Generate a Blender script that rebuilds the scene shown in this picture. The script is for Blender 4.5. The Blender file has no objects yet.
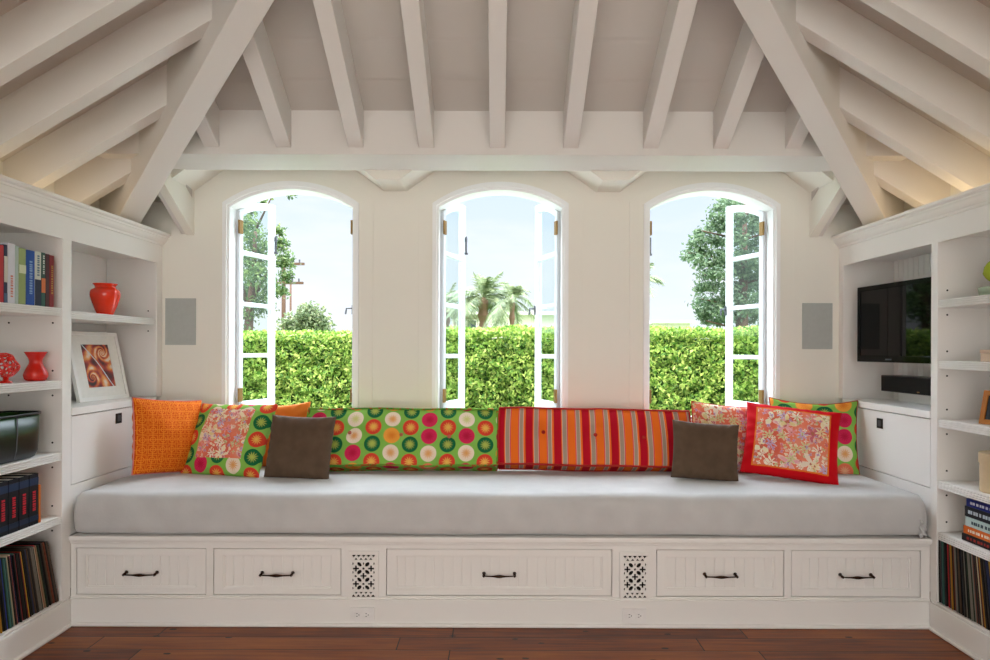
import bpy, bmesh, math, random
from mathutils import Vector, Matrix, noise
random.seed(7)
C = bpy.context.scene.collection
PI = math.pi
F, VX, VY, EYE = 673.0, 498.0, 350.0, 1.314

def at(px, py, Y):
    return Vector(((px-VX)*Y/F, Y, EYE-(py-VY)*Y/F))

# ------------------------------------------------------------ node helper
class NT:
    def __init__(s, name):
        s.m = bpy.data.materials.new(name); s.m.use_nodes = True
        s.t = s.m.node_tree; s.n = s.t.nodes; s.l = s.t.links
        s.b = s.n['Principled BSDF']
    def node(s, kind, **kw):
        n = s.n.new(kind)
        for k, v in kw.items(): setattr(n, k, v)
        return n
    def put(s, sock, v):
        if isinstance(v, V): s.l.new(v.s, sock)
        elif isinstance(v, bpy.types.NodeSocket): s.l.new(v, sock)
        elif v is not None: sock.default_value = v
    def math(s, op, *a):
        n = s.node('ShaderNodeMath', operation=op)
        for i, v in enumerate(a): s.put(n.inputs[i], v)
        return V(s, n.outputs[0])
    def coords(s, kind='Object'):
        return s.node('ShaderNodeTexCoord').outputs[kind]
    def sep(s, vec):
        n = s.node('ShaderNodeSeparateXYZ'); s.put(n.inputs[0], vec)
        return [V(s, o) for o in n.outputs]
    def comb(s, x, y, z=0.0):
        n = s.node('ShaderNodeCombineXYZ')
        for i, v in enumerate((x, y, z)): s.put(n.inputs[i], v)
        return n.outputs[0]
    def noise(s, vec, scale, detail=3, rough=.5):
        n = s.node('ShaderNodeTexNoise'); s.put(n.inputs['Vector'], vec)
        n.inputs['Scale'].default_value = scale; n.inputs['Detail'].default_value = detail
        n.inputs['Roughness'].default_value = rough
        return V(s, n.outputs[0])
    def white(s, vec):
        n = s.node('ShaderNodeTexWhiteNoise'); s.put(n.inputs['Vector'], vec)
        return V(s, n.outputs['Value'])
    def mix(s, f, a, b):
        n = s.node('ShaderNodeMix', data_type='RGBA')
        s.put(n.inputs[0], f); s.put(n.inputs[6], col(a)); s.put(n.inputs[7], col(b))
        return n.outputs[2]
    def ramp(s, f, stops, const=False):
        n = s.node('ShaderNodeValToRGB'); s.put(n.inputs[0], f)
        r = n.color_ramp
        if const: r.interpolation = 'CONSTANT'
        while len(r.elements) > 1: r.elements.remove(r.elements[-1])
        r.elements[0].position = stops[0][0]; r.elements[0].color = col(stops[0][1])
        for p, c in stops[1:]:
            e = r.elements.new(p); e.color = col(c)
        return n.outputs[0]
    def vor(s, vec, scale, rnd=1.0):
        n = s.node('ShaderNodeTexVoronoi', voronoi_dimensions='2D'); s.put(n.inputs['Vector'], vec)
        n.inputs['Scale'].default_value = scale; n.inputs['Randomness'].default_value = rnd
        return n
    def bump(s, h, strength, dist=.01):
        n = s.node('ShaderNodeBump'); s.put(n.inputs['Height'], h)
        n.inputs['Strength'].default_value = strength; n.inputs['Distance'].default_value = dist
        s.l.new(n.outputs[0], s.b.inputs['Normal'])
    def fin(s, base=None, rough=None, **kw):
        s.put(s.b.inputs['Base Color'], col(base)); s.put(s.b.inputs['Roughness'], rough)
        for k, v in kw.items(): s.put(s.b.inputs[k.replace('_', ' ')], v)
        return s.m
class V:
    def __init__(s, t, sk): s.t = t; s.s = sk
    def __add__(s, o): return s.t.math('ADD', s, o)
    def __radd__(s, o): return s.t.math('ADD', o, s)
    def __sub__(s, o): return s.t.math('SUBTRACT', s, o)
    def __rsub__(s, o): return s.t.math('SUBTRACT', o, s)
    def __mul__(s, o): return s.t.math('MULTIPLY', s, o)
    def __rmul__(s, o): return s.t.math('MULTIPLY', o, s)
    def __truediv__(s, o): return s.t.math('DIVIDE', s, o)
    def lt(s, o): return s.t.math('LESS_THAN', s, o)
    def gt(s, o): return s.t.math('GREATER_THAN', s, o)
    def f(s, op, *a): return s.t.math(op, s, *a)
def lin(c): return c/12.92 if c <= .04045 else ((c+.055)/1.055)**2.4
def col(c):
    if isinstance(c, str):
        h = c.lstrip('#'); return tuple(lin(int(h[i:i+2], 16)/255) for i in (0, 2, 4)) + (1,)
    return c

def paint(name, c, rough=.45, bump=.03, scale=60):
    t = NT(name); co = t.coords()
    n = t.noise(co, scale, 2)
    t.bump(n, bump, .004)
    return t.fin(c, rough)
def plain(name, c, rough=.5, **kw):
    t = NT(name); co = t.coords()
    n = t.noise(co, 40, 3)
    a = col(c); b = tuple(x*.88 for x in a[:3])+(1,)
    kw.setdefault('Specular_IOR_Level', .28)
    return t.fin(t.mix(n, b, a), rough, **kw)

M = {}
M['white'] = paint('white_cabinet_paint', '#F1EFEB', .35, .01, 14)
M['wall'] = paint('white_wall_paint', '#EFEDE3', .6, .05)
M['beam'] = paint('white_beam_paint', '#E0DDD8', .5, .08, 25)
M['sash'] = paint('sash_paint', '#D6DBE0', .35, .01, 14)
M['frame'] = paint('white_window_paint', '#F6F8F8', .3)
M['hole'] = plain('dark_hole', '#15130F', .8)  # near-black for holes and plain black parts; paints in shade behind openings
M['black'] = plain('black_plastic', '#0A0A0B', .35)
M['bronze'] = plain('dark_bronze', '#38241A', .35, Metallic=.8)
M['brass'] = plain('aged_brass', '#9A7B4C', .4, Metallic=.6)
M['iron'] = plain('grey_iron', '#5D6066', .45, Metallic=.6)
M['speaker'] = plain('grey_speaker_cloth', '#B9BEBA', .8)
M['plastic'] = plain('white_plastic', '#F8F6F4', .35)

def deck_mat():
    t = NT('white_board_ceiling'); co = t.coords(); x, y, z = t.sep(co)
    k = (z/.115).f('FRACT')
    g = t.math('MINIMUM', k, 1.0-k)
    h = (g*14.0).f('MINIMUM', 1.0)
    t.bump(h + t.noise(co, 20, 2)*.1, .35, .004)
    return t.fin('#CBC6BF', .6)
M['deck'] = deck_mat()

def floor_mat():
    t = NT('hand_scraped_wood_floor'); co = t.coords(); x, y, z = t.sep(co)
    row = (y/.128).f('FLOOR')
    xs = x + t.white(t.comb(row, 3.0))*7.0
    colm = (xs/1.35).f('FLOOR')
    pid = t.white(t.comb(row, colm, 5.0))
    fy = (y/.128).f('FRACT'); fx = (xs/1.35).f('FRACT')
    gy = t.math('MINIMUM', fy, 1.0-fy); gx = t.math('MINIMUM', fx, 1.0-fx)*10.0
    g = t.math('MINIMUM', gy, gx)
    groove = g.lt(.018)
    v = t.comb(xs*1.6+pid*9.0, y*22.0+pid*31.0)
    grain = t.noise(v, 2.2, 6, .6)
    big = t.noise(t.comb(xs*1.2+pid*20.0, y*5.0), 1.6, 3)
    base = t.ramp(grain*.55+big*.35+pid*.25-.08, [(.28, '#341408'), (.42, '#672E12'), (.56, '#8E4A1B'), (.78, '#B06A30')])
    kn = t.vor(t.comb(xs*1.0, y*2.2), 2.4)
    knot = V(t, kn.outputs['Distance']) + t.noise(co, 30, 3)*.05
    base2 = t.mix(knot.lt(.062), base, '#1C0B06')
    base3 = t.mix(groove, base2, '#120805')
    t.bump((g*25.0).f('MINIMUM', 1.0)*.6+grain*.4, .4, .004)
    return t.fin(base3, .38+grain*.2)
M['floor'] = floor_mat()

def sheet_mat():
    t = NT('grey_velvet_bed_cover'); co = t.coords()
    n = t.noise(co, 9, 4); f = t.noise(co, 120, 2)
    t.bump(n*.7+f*.15, .25, .012)
    return t.fin(t.mix(n, '#BCBCBC', '#D2D2D1'), .85, Sheen_Weight=.25)
M['sheet'] = sheet_mat()

def velvet(name, c1, c2):
    t = NT(name); co = t.coords(); n = t.noise(co, 14, 4); f = t.noise(co, 300, 2)
    t.bump(n+f*.2, .3, .006)
    return t.fin(t.mix(n, c1, c2), .8, Sheen_Weight=.08, Specular_IOR_Level=.1)
M['brown'] = velvet('taupe_brown_velvet', '#4C3C2F', '#6C5847')
M['orange_fab'] = velvet('orange_velvet', '#D96A1E', '#EC8B3D')

def citrus(t, u, v, sp=.104, rad=.43, seed=0.0, hh=.93):
    ci = (u/sp).f('FLOOR')
    par = (ci*.5).f('FRACT')*2.0
    vv = v/(sp*hh) + par*.5
    ri = vv.f('FLOOR')
    rp = (ri*.5).f('FRACT').gt(.25)
    dx = (u/sp).f('FRACT')-.5; dy = (vv.f('FRACT')-.5)*hh
    r = (dx*dx+dy*dy).f('SQRT')
    an = dy.f('ARCTAN2', dx)
    idc = t.white(t.comb(ci, ri, 1.3+seed))
    a = t.mix(rp, '#D9432F', '#17663C')
    b = t.ramp(idc, [(0, '#F0DCC4'), (.35, '#D42A56'), (.55, '#EFA040'), (.75, '#F3E2CE'), (.9, '#E87858')], True)
    rim = t.mix(par.gt(.5), a, b)
    a2 = t.mix(rp, '#EFC25A', '#B9C458')
    b2 = t.ramp(idc, [(0, '#E29A4A'), (.35, '#B8143E'), (.55, '#E07E28'), (.75, '#D3D27E'), (.9, '#F0B890')], True)
    cen = t.mix(par.gt(.5), a2, b2)
    f = t.math('MINIMUM', t.math('MAXIMUM', (r/rad-.22)*2.6+(an*12.0).f('SINE')*(1.15-r/rad)*.75, 0.0), 1.0)
    cc = t.mix(f, cen, rim)
    bg = t.mix(t.noise(t.coords(), 7, 2), '#76AF3C', '#93C660')
    return t.mix(r.lt(rad), bg, cc)
def floral(t, u, v, sc=13.0, seed=0.0):
    vec = t.comb(u+seed, v)
    c = t.ramp(t.noise(vec, 6.0, 3), [(.35, '#D8441C'), (.5, '#E8683C'), (.65, '#E48468')])
    wob = t.noise(vec, 30.0, 2)*.03
    for k, (s, lo, cols, pet, amp, keep) in enumerate(((sc*2.6, .40, [(0, '#E9B9A0'), (.3, '#B4B070'), (.55, '#F0D6B6'), (.8, '#D8607A')], 2.0, .45, .1),
                                    (sc*.8, .42, [(0, '#F1DFB4'), (.3, '#E8A0A8'), (.55, '#C94A62'), (.75, '#EBD9C4')], 5.0, .38, .15),
                                    (sc*1.5, .40, [(0, '#E9D49C'), (.25, '#B79CCF'), (.45, '#CFC884'), (.62, '#E77E8C'), (.8, '#F3E8D2')], 7.0, .40, .2),
                                    (sc*.62, .26, [(0, '#EFE4BE'), (.5, '#E4CF8E'), (.8, '#F5EFDC')], 3.0, .6, .45),
                                    (sc*3.4, .34, [(0, '#A98CC8'), (.3, '#C3CE86'), (.55, '#F5EAD6'), (.8, '#C93A58')], 4.0, .4, .25))):
        off = t.comb(u+seed+.37*k+wob, v+.21*k-wob)
        n = t.vor(off, s, .9)
        px, py, pz = t.sep(n.outputs['Position'])
        ou, ov, _ = t.sep(off)
        dx = ou-px; dy = ov-py
        r = (dx*dx+dy*dy).f('SQRT')*s
        an = dy.f('ARCTAN2', dx)
        cr, cg, cb = t.sep(n.outputs['Color'])
        lim = (((an+cr*6.0)*pet).f('SINE')*amp+(1.0-amp))*lo
        inside = r.lt(lim)*cg.gt(keep)
        line = r.gt(lim*.78)*.4
        cc = t.mix(line, t.ramp(cb, cols, True), '#F8EAD0')
        cc = t.mix(r.lt(.06), cc, '#B5522C')
        c = t.mix(inside, c, cc)
    return t.mix(.12, c, '#F0DCD0')
def uvs(t):
    x, y, z = t.sep(t.coords('UV')); return x, y
def fab_finish(t, c, rough=.8):
    co = t.coords(); t.bump(t.noise(co, 12, 3)+t.noise(co, 260, 2)*.2, .3, .006)
    return t.fin(c, rough, Specular_IOR_Level=.15)
def mk(name, fn):
    t = NT(name); u, v = uvs(t); return fab_finish(t, fn(t, u, v))
M['citrus'] = mk('green_citrus_print', lambda t, u, v: citrus(t, u, v))
def patch(t, u, v):   # floral centre with a citrus border (cushion .46 wide, uv in metres about the centre)
    m = (u-.0).f('ABSOLUTE').lt(.148) * (v-.02).f('ABSOLUTE').lt(.145)
    return t.mix(m, citrus(t, u+.05, v+.06, .104, .43, 4.0, .95), floral(t, u, v, 9.5, 2.0))
M['patch'] = mk('floral_patch_print', patch)
def redb(t, u, v):
    a = t.math('MAXIMUM', u.f('ABSOLUTE')/.182, v.f('ABSOLUTE')/.165)
    c = t.mix(a.gt(1.0), floral(t, u, v, 8.5, 5.0), '#E57A2B')
    c = t.mix(a.gt(1.045), c, '#CC0A18')
    return c
M['redb'] = mk('red_bordered_floral_print', redb)
M['floral'] = mk('salmon_floral_print', lambda t, u, v: floral(t, u, v, 8.5, 9.0))
def lattice(t, u, v):
    a = (u/.052).f('FRACT')-.5; b = (v/.052).f('FRACT')-.5
    m = t.math('MAXIMUM', a.f('ABSOLUTE'), b.f('ABSOLUTE'))
    r = (a*a+b*b).f('SQRT')
    l1 = (m-.42).f('ABSOLUTE').lt(.035)
    l2 = (r-.26).f('ABSOLUTE').lt(.04)
    l3 = t.math('MINIMUM', a.f('ABSOLUTE'), b.f('ABSOLUTE')).lt(.04)
    f = t.math('MAXIMUM', l1, t.math('MAXIMUM', l2, l3))
    return t.mix(f*.75, '#D05206', '#F0922A')
M['lattice'] = mk('orange_lattice_print', lattice)
def stripes(t, u, v):
    k = ((u+.548)/.158).f('FRACT')
    return t.ramp(k, [(0, '#B80D24'), (.26, '#F07028'), (.29, '#D9B8A0'), (.31, '#A8907E'), (.44, '#D9B8A0'), (.46, '#D8485A'), (.49, '#EE7020'), (.75, '#D8485A'), (.78, '#D9B8A0'), (.80, '#A8907E'), (.91, '#D9B8A0'), (.93, '#F07028')], True)
M['stripes'] = mk('red_orange_stripe', stripes)
M['welt_green'] = mk('welt_green', lambda t, u, v: t.ramp(t.noise(t.coords(), 22, 1), [(.4, '#6E9F38'), (.5, '#A8552A'), (.58, '#4E8A35')], True))
M['welt_red'] = plain('welt_red', '#B22A22', .8)
M['pink'] = plain('pink_piping', '#D58B8B', .8)

def leaf_mat(name, c1, c2, c3, trans=.35):
    t = NT(name)
    g = t.node('ShaderNodeNewGeometry')
    r = V(t, g.outputs['Random Per Island'])
    c = t.ramp(r, [(0, c1), (.5, c2), (1, c3)])
    t.fin(c, .55)
    tr = t.node('ShaderNodeBsdfTranslucent'); t.put(tr.inputs[0], c)
    ms = t.node('ShaderNodeMixShader'); ms.inputs[0].default_value = trans
    t.l.new(t.b.outputs[0], ms.inputs[1]); t.l.new(tr.outputs[0], ms.inputs[2])
    t.l.new(ms.outputs[0], t.n['Material Output'].inputs['Surface'])
    return t.m
M['hedge'] = leaf_mat('hedge_leaves', '#3E6A1C', '#7B9C3A', '#B9C66A')
M['tree'] = leaf_mat('tree_leaves', '#3E5A38', '#5C7846', '#86985E')
M['pine'] = leaf_mat('conifer_needles', '#486048', '#5F7858', '#7D9070')
M['palm'] = leaf_mat('palm_leaves', '#57694A', '#778862', '#9CA47A')
M['bark'] = plain('bark', '#604A3E', .9)
M['palmbark'] = plain('palm_bark', '#86695A', .9)
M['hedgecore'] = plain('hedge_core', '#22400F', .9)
M['stucco'] = plain('white_stucco', '#EEEAE4', .9)
M['tan'] = plain('tan_trim', '#9C8B7A', .8)
M['shadeglass'] = plain('dark_house_glass', '#38444E', .2)
M['grass'] = plain('lawn_green', '#48602C', .95)
M['bounce_strip'] = plain('pale_bounce', '#DDD9D1', .9)
M['bounce_ground'] = plain('buff_bounce', '#B9B2A6', .9)

def glass_mat():
    t = NT('window_glass')
    tr = t.node('ShaderNodeBsdfTransparent'); gl = t.node('ShaderNodeBsdfGlossy'); gl.inputs['Roughness'].default_value = .02
    tr.inputs[0].default_value = (.93, .98, .97, 1)
    fr = t.node('ShaderNodeLayerWeight'); fr.inputs[0].default_value = .5
    k = (V(t, fr.outputs['Facing'])).f('POWER', 5.0)*.8+.05
    ms = t.node('ShaderNodeMixShader'); t.l.new(k.s, ms.inputs[0])
    t.l.new(tr.outputs[0], ms.inputs[1]); t.l.new(gl.outputs[0], ms.inputs[2])
    t.l.new(ms.outputs[0], t.n['Material Output'].inputs['Surface'])
    return t.m
M['glass'] = glass_mat()

# ------------------------------------------------------------ mesh helper
class MB:
    def __init__(s): s.v = []; s.f = []; s.uv = None
    def add(s, vs, fs):
        k = len(s.v); s.v += [tuple(v) for v in vs]; s.f += [tuple(i+k for i in f) for f in fs]; return s
    def box(s, x0, x1, y0, y1, z0, z1):
        x0, x1 = sorted((x0, x1)); y0, y1 = sorted((y0, y1)); z0, z1 = sorted((z0, z1))
        return s.add([(x0,y0,z0),(x1,y0,z0),(x1,y1,z0),(x0,y1,z0),(x0,y0,z1),(x1,y0,z1),(x1,y1,z1),(x0,y1,z1)],
              [(0,3,2,1),(4,5,6,7),(0,1,5,4),(1,2,6,5),(2,3,7,6),(3,0,4,7)])
    def prism(s, loop, ext):
        """closed 3-D loop extruded along a vector"""
        n = len(loop); e = Vector(ext)
        vs = [Vector(p) for p in loop]; vs += [p+e for p in vs]
        return s.add(vs, [tuple(range(n))[::-1], tuple(range(n, 2*n))] + [(i, (i+1) % n, n+(i+1) % n, n+i) for i in range(n)])
    def tube(s, pts, rad, n=8, cap=True):
        pts = [Vector(p) for p in pts]; rr = rad if isinstance(rad, (list, tuple)) else [rad]*len(pts)
        rings = []
        up = None
        for i, p in enumerate(pts):
            d = (pts[min(i+1, len(pts)-1)]-pts[max(i-1, 0)]).normalized()
            if up is None:
                up = Vector((0, 0, 1)) if abs(d.z) < .9 else Vector((1, 0, 0))
            a = d.cross(up).normalized(); b = d.cross(a).normalized(); up = -b if False else b.cross(d).cross(d)*0+ (a.cross(d)).normalized()
            rings.append([p+(a*math.cos(2*PI*k/n)+b*math.sin(2*PI*k/n))*rr[i] for k in range(n)])
        vs = [v for r in rings for v in r]; fs = []
        for i in range(len(rings)-1):
            for k in range(n):
                fs.append((i*n+k, i*n+(k+1) % n, (i+1)*n+(k+1) % n, (i+1)*n+k))
        if cap: fs += [tuple(range(n))[::-1], tuple(range((len(rings)-1)*n, len(rings)*n))]
        return s.add(vs, fs)
    def lathe(s, prof, n=32, o=(0, 0, 0)):
        vs = []; fs = []
        for r, z in prof:
            for k in range(n): vs.append((o[0]+r*math.cos(2*PI*k/n), o[1]+r*math.sin(2*PI*k/n), o[2]+z))
        for i in range(len(prof)-1):
            for k in range(n): fs.append((i*n+k, i*n+(k+1) % n, (i+1)*n+(k+1) % n, (i+1)*n+k))
        fs.append(tuple(range(n))[::-1]); fs.append(tuple(range((len(prof)-1)*n, len(prof)*n)))
        return s.add(vs, fs)
    def build(s, name, mat, parent=None, bevel=0, smooth=False, seg=2):
        me = bpy.data.meshes.new(name); me.from_pydata(s.v, [], s.f)
        bm = bmesh.new(); bm.from_mesh(me); bmesh.ops.recalc_face_normals(bm, faces=bm.faces); bm.to_mesh(me); bm.free()
        me.update()
        o = bpy.data.objects.new(name, me); C.objects.link(o)
        for m in (mat if isinstance(mat, list) else [mat]): me.materials.append(M[m] if isinstance(m, str) else m)
        if smooth: me.shade_smooth()
        if parent: o.parent = parent
        if bevel:
            b = o.modifiers.new('bevel', 'BEVEL'); b.width = bevel; b.segments = seg; b.limit_method = 'ANGLE'; b.angle_limit = .6
        return o
def plate(loops, thick, y=0):
    """filled XZ shape with holes: loops of (x,z); spans y..y+thick.  returns MB"""
    cu = bpy.data.curves.new('tmp', 'CURVE'); cu.dimensions = '2D'; cu.fill_mode = 'BOTH'; cu.extrude = thick/2
    for L in loops:
        sp = cu.splines.new('POLY'); sp.points.add(len(L)-1); sp.use_cyclic_u = True
        for p, (x, z) in zip(sp.points, L): p.co = (x, z, 0, 1)
    ob = bpy.data.objects.new('tmp', cu); C.objects.link(ob)
    dg = bpy.context.evaluated_depsgraph_get(); dg.update()
    me = bpy.data.meshes.new_from_object(ob.evaluated_get(dg), depsgraph=dg)
    mb = MB()
    mb.add([(v.co.x, y+thick/2-v.co.z, v.co.y) for v in me.vertices], [tuple(p.vertices) for p in me.polygons])
    bm = bmesh.new()
    for v in mb.v: bm.verts.new(v)
    bm.verts.ensure_lookup_table()
    for f in mb.f:
        try: bm.faces.new([bm.verts[i] for i in f])
        except ValueError: pass
    bmesh.ops.remove_doubles(bm, verts=bm.verts, dist=1e-5)
    bm.verts.index_update()
    out = MB(); out.v = [tuple(v.co) for v in bm.verts]; out.f = [tuple(v.index for v in f.verts) for f in bm.faces]
    bm.free()
    bpy.data.objects.remove(ob); bpy.data.curves.remove(cu); bpy.data.meshes.remove(me)
    return out
def rect(x0, x1, z0, z1): return [(x0, z0), (x1, z0), (x1, z1), (x0, z1)]

def tag(o, label=None, cat=None, group=None, kind=None):
    if label: o['label'] = label
    if cat: o['category'] = cat
    if group: o['group'] = group
    if kind: o['kind'] = kind
    return o
def empty(name, loc=(0, 0, 0), rz=0, **kw):
    o = bpy.data.objects.new(name, None); C.objects.link(o); o.location = loc; o.rotation_euler = (0, 0, rz); o.empty_display_size = .1
    tag(o, kw.get('label'), kw.get('cat'), kw.get('group'), kw.get('kind')); return o

# ------------------------------------------------------------ dimensions
D1, D2 = 3.205, 4.07
XL, XR = -2.03, 2.06            # bookcase faces
WL, WR = -2.36, 2.40            # side walls
CX = .02
YB = -2.6                       # how far the room runs behind the camera
P = .6
def zraf(d): return 2.009+P*d   # rafter soffit, d = distance from the wall the slope springs from
DK = .192

# floor and ground
o = MB().box(WL-.1, WR+.1, YB, D2+.1, -.05, 0).build('floor', 'floor'); tag(o, 'dark red-brown scraped wood plank floor in front of the white window bench', 'floor', kind='structure')
o = MB().box(-40, 40, D2+.21, 90, -.3, -.12).build('lawn', 'grass'); tag(o, 'green ground beyond the windows and hedge', 'ground', kind='structure')
o = MB().box(-12, 12, D2+.212, 6.3, -.3, -.08).build('bounce_strip', 'bounce_strip'); tag(o, 'unseen pale strip added between house wall and hedge to bounce light indoors', 'ground', kind='structure')  # unseen strip, added so light bounces up through the windows
o = MB().box(-12, 12, -14, YB-.001, -.3, -.06).build('bounce_ground', 'bounce_ground'); tag(o, 'unseen pale ground added behind the camera to bounce light into the room', 'ground', kind='structure')  # unseen ground, added to bounce light in from behind the camera

# walls
def arch(cx, hw, z0, zs, rise, n=28):
    R = (hw*hw+rise*rise)/(2*rise); zc = zs+rise-R; a = math.asin(hw/R)
    pts = [(cx-hw, z0), (cx+hw, z0)]
    for i in range(n+1):
        t = a-2*a*i/n
        pts.append((cx+R*math.sin(t), zc+R*math.cos(t)))
    return pts
WINC = [-1.252, .0127, 1.287]
SILL = .90
o = plate([rect(WL-.1, WR+.1, 0, 2.72)] + [arch(c, .386, SILL, 2.183, .115) for c in WINC], .14, D2).build('wall_back', 'wall')
tag(o, 'white back wall with three arched windows', 'wall', kind='structure')
tag(MB().box(WL-.1, WL, YB, D2, 0, 2.26).build('wall_left', 'wall'), 'white wall behind the left bookcase', 'wall', kind='structure')
tag(MB().box(WR, WR+.1, YB, D2, 0, 2.26).build('wall_right', 'wall'), 'white wall behind the right bookcase', 'wall', kind='structure')
# ceiling decks
def zd(d): return zraf(d)+DK
ce = MB()
def deckpoly(pts, fn, th=.07):
    ce.prism([(x, y, fn(x, y)) for x, y in pts], (0, 0, th))
fb = lambda x, y: zd(D2-y); fl = lambda x, y: zd(x-WL); fr = lambda x, y: zd(WR-x)
RY = D2-(CX-WL)
deckpoly([(WL+.45, D2-.45), (CX, RY), (WR-.45, D2-.45)], fb)
deckpoly([(WL-.1, D2+.1), (WL+.45, D2-.45), (-1.80, D2-.45), (-1.85, D2+.1)], fb)
deckpoly([(WR+.1, D2+.1), (1.89, D2+.1), (1.85, D2-.45), (WR-.45, D2-.45)], fb)
deckpoly([(WL-.1, D2+.1), (CX, RY), (CX, YB), (WL-.1, YB)], fl)
deckpoly([(WR+.1, D2+.1), (CX, RY), (CX, YB), (WR+.1, YB)], fr)
o = ce.build('ceiling', 'deck'); tag(o, 'white boarded hip ceiling between the rafters', 'ceiling', kind='structure')
# dormer vaults over the windows (profile in XZ, extruded in depth)
ZV = 2.271
prof = [(-1.838, ZV), (-1.52, 2.50), (-1.0, 2.50), (-.689, ZV), (-.556, ZV), (-.24, 2.50), (.27, 2.50), (.587, ZV), (.732, ZV), (1.03, 2.50), (1.58, 2.50), (1.881, ZV)]
dm = MB()
for a, b in zip(prof[:-1], prof[1:]):
    dm.prism([(a[0], 3.78, a[1]), (b[0], 3.78, b[1]), (b[0], 3.78, b[1]+.05), (a[0], 3.78, a[1]+.05)], (0, .40, 0))
o = dm.build('trim_1', 'wall'); tag(o, 'white faceted vault ceilings above the arched windows', 'trim', kind='structure')
for i, (x, s) in enumerate(((-1.838, -1), (1.881, 1))):
    o = MB().prism([(x, D2+.02, 1.99+0), (x, 3.60, 2.28), (x, 3.60, 2.62), (x, D2+.02, ZV+.05)], (s*.05, 0, 0))
    o = o.build('trim_%d' % (i+2), 'wall'); tag(o, 'white cheek wall beside the outer window vault', 'trim', kind='structure')
# header
o = MB().box(-2.10, 2.14, 3.485, 3.796, 2.324, 2.66).build('header_beam', 'beam', bevel=.003)
tag(o, 'long white horizontal beam across the tops of the three windows', 'beam')
# rafters
ORD = ['first', 'second', 'third', 'fourth', 'fifth', 'sixth', 'seventh', 'eighth', 'ninth', 'tenth', 'eleventh', 'twelfth']
bx = [-1.486, -1.113, -.739, -.374, -.007, .373, .787, 1.150, 1.523]
for i, x in enumerate(bx):
    yh = D2-min(x-WL, WR-x)
    y1 = 3.49
    o = MB().prism([(x-.039, yh, zraf(D2-yh)), (x-.039, y1, zraf(D2-y1)), (x-.039, y1, zraf(D2-y1)+DK+.01), (x-.039, yh, zraf(D2-yh)+DK+.01)], (.078, 0, 0)).build('rafter', 'beam', bevel=.002)
    tag(o, 'white sloping rafter ending on the header beam, %s from the left of nine' % ORD[i], 'rafter', 'rafters of the back slope')
for x, sd in ((-1.878, 'left'), (1.921, 'right')):
    yh = D2-min(x-WL, WR-x); y1 = D2+.01
    o = MB().prism([(x-.039, yh, zraf(D2-yh)), (x-.039, y1, zraf(D2-y1)), (x-.039, y1, zraf(D2-y1)+DK+.01), (x-.039, yh, zraf(D2-yh)+DK+.01)], (.078, 0, 0)).build('rafter', 'beam', bevel=.002)
    tag(o, 'short white rafter running down to the back wall beside the %s bookcase crown' % sd, 'rafter', 'short corner rafters')
ly = [3.614, 3.241, 2.868, 2.495, 2.122, 1.749]
for sd in ('left', 'right'):
    for i, y in enumerate(ly):
        d = D2-y
        if sd == 'left': xa, xb = WL-.02, min(WL+d, CX); f_ = lambda x: zraf(x-WL)
        else: xa, xb = WR+.02, max(WR-d, CX); f_ = lambda x: zraf(WR-x)
        o = MB().prism([(xa, y-.039, f_(xa)), (xb, y-.039, f_(xb)), (xb, y-.039, f_(xb)+DK+.01), (xa, y-.039, f_(xa)+DK+.01)], (0, .078, 0)).build('rafter', 'beam', bevel=.002)
        tag(o, 'white sloping rafter above the %s bookcase, %s in front of the back wall' % (sd, ORD[i]), 'rafter', 'rafters of the %s slope' % sd)
for sd in (-1, 1):
    # hip: plan line at 45 degrees from the wall corner
    cx0 = WL if sd < 0 else WR
    def hp(Y, w, z): # w = sideways offset
        d = D2-Y; x = cx0-sd*d
        return (x + sd*w*-.7071*-1 if False else x+(w*.7071 if sd < 0 else w*.7071), Y+(w*.7071 if sd < 0 else -w*.7071), z)
    w = .0625
    Ya, Yb_ = 4.05, RY+.02
    zb = lambda Y: 2.051+P*(3.76-Y); zt = lambda Y: zd(D2-Y)+.03
    loop = [hp(Ya, -w, zb(Ya)), hp(Yb_, -w, zb(Yb_)), hp(Yb_, -w, zt(Yb_)), hp(Ya, -w, zt(Ya))]
    e = Vector(hp(Ya, w, zb(Ya)))-Vector(hp(Ya, -w, zb(Ya)))
    o = MB().prism(loop, e).build('hip_beam', 'beam', bevel=.003)
    tag(o, 'deep white diagonal hip beam dropping to the %s bookcase crown' % ('left' if sd < 0 else 'right'), 'beam', 'diagonal hip beams')

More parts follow.
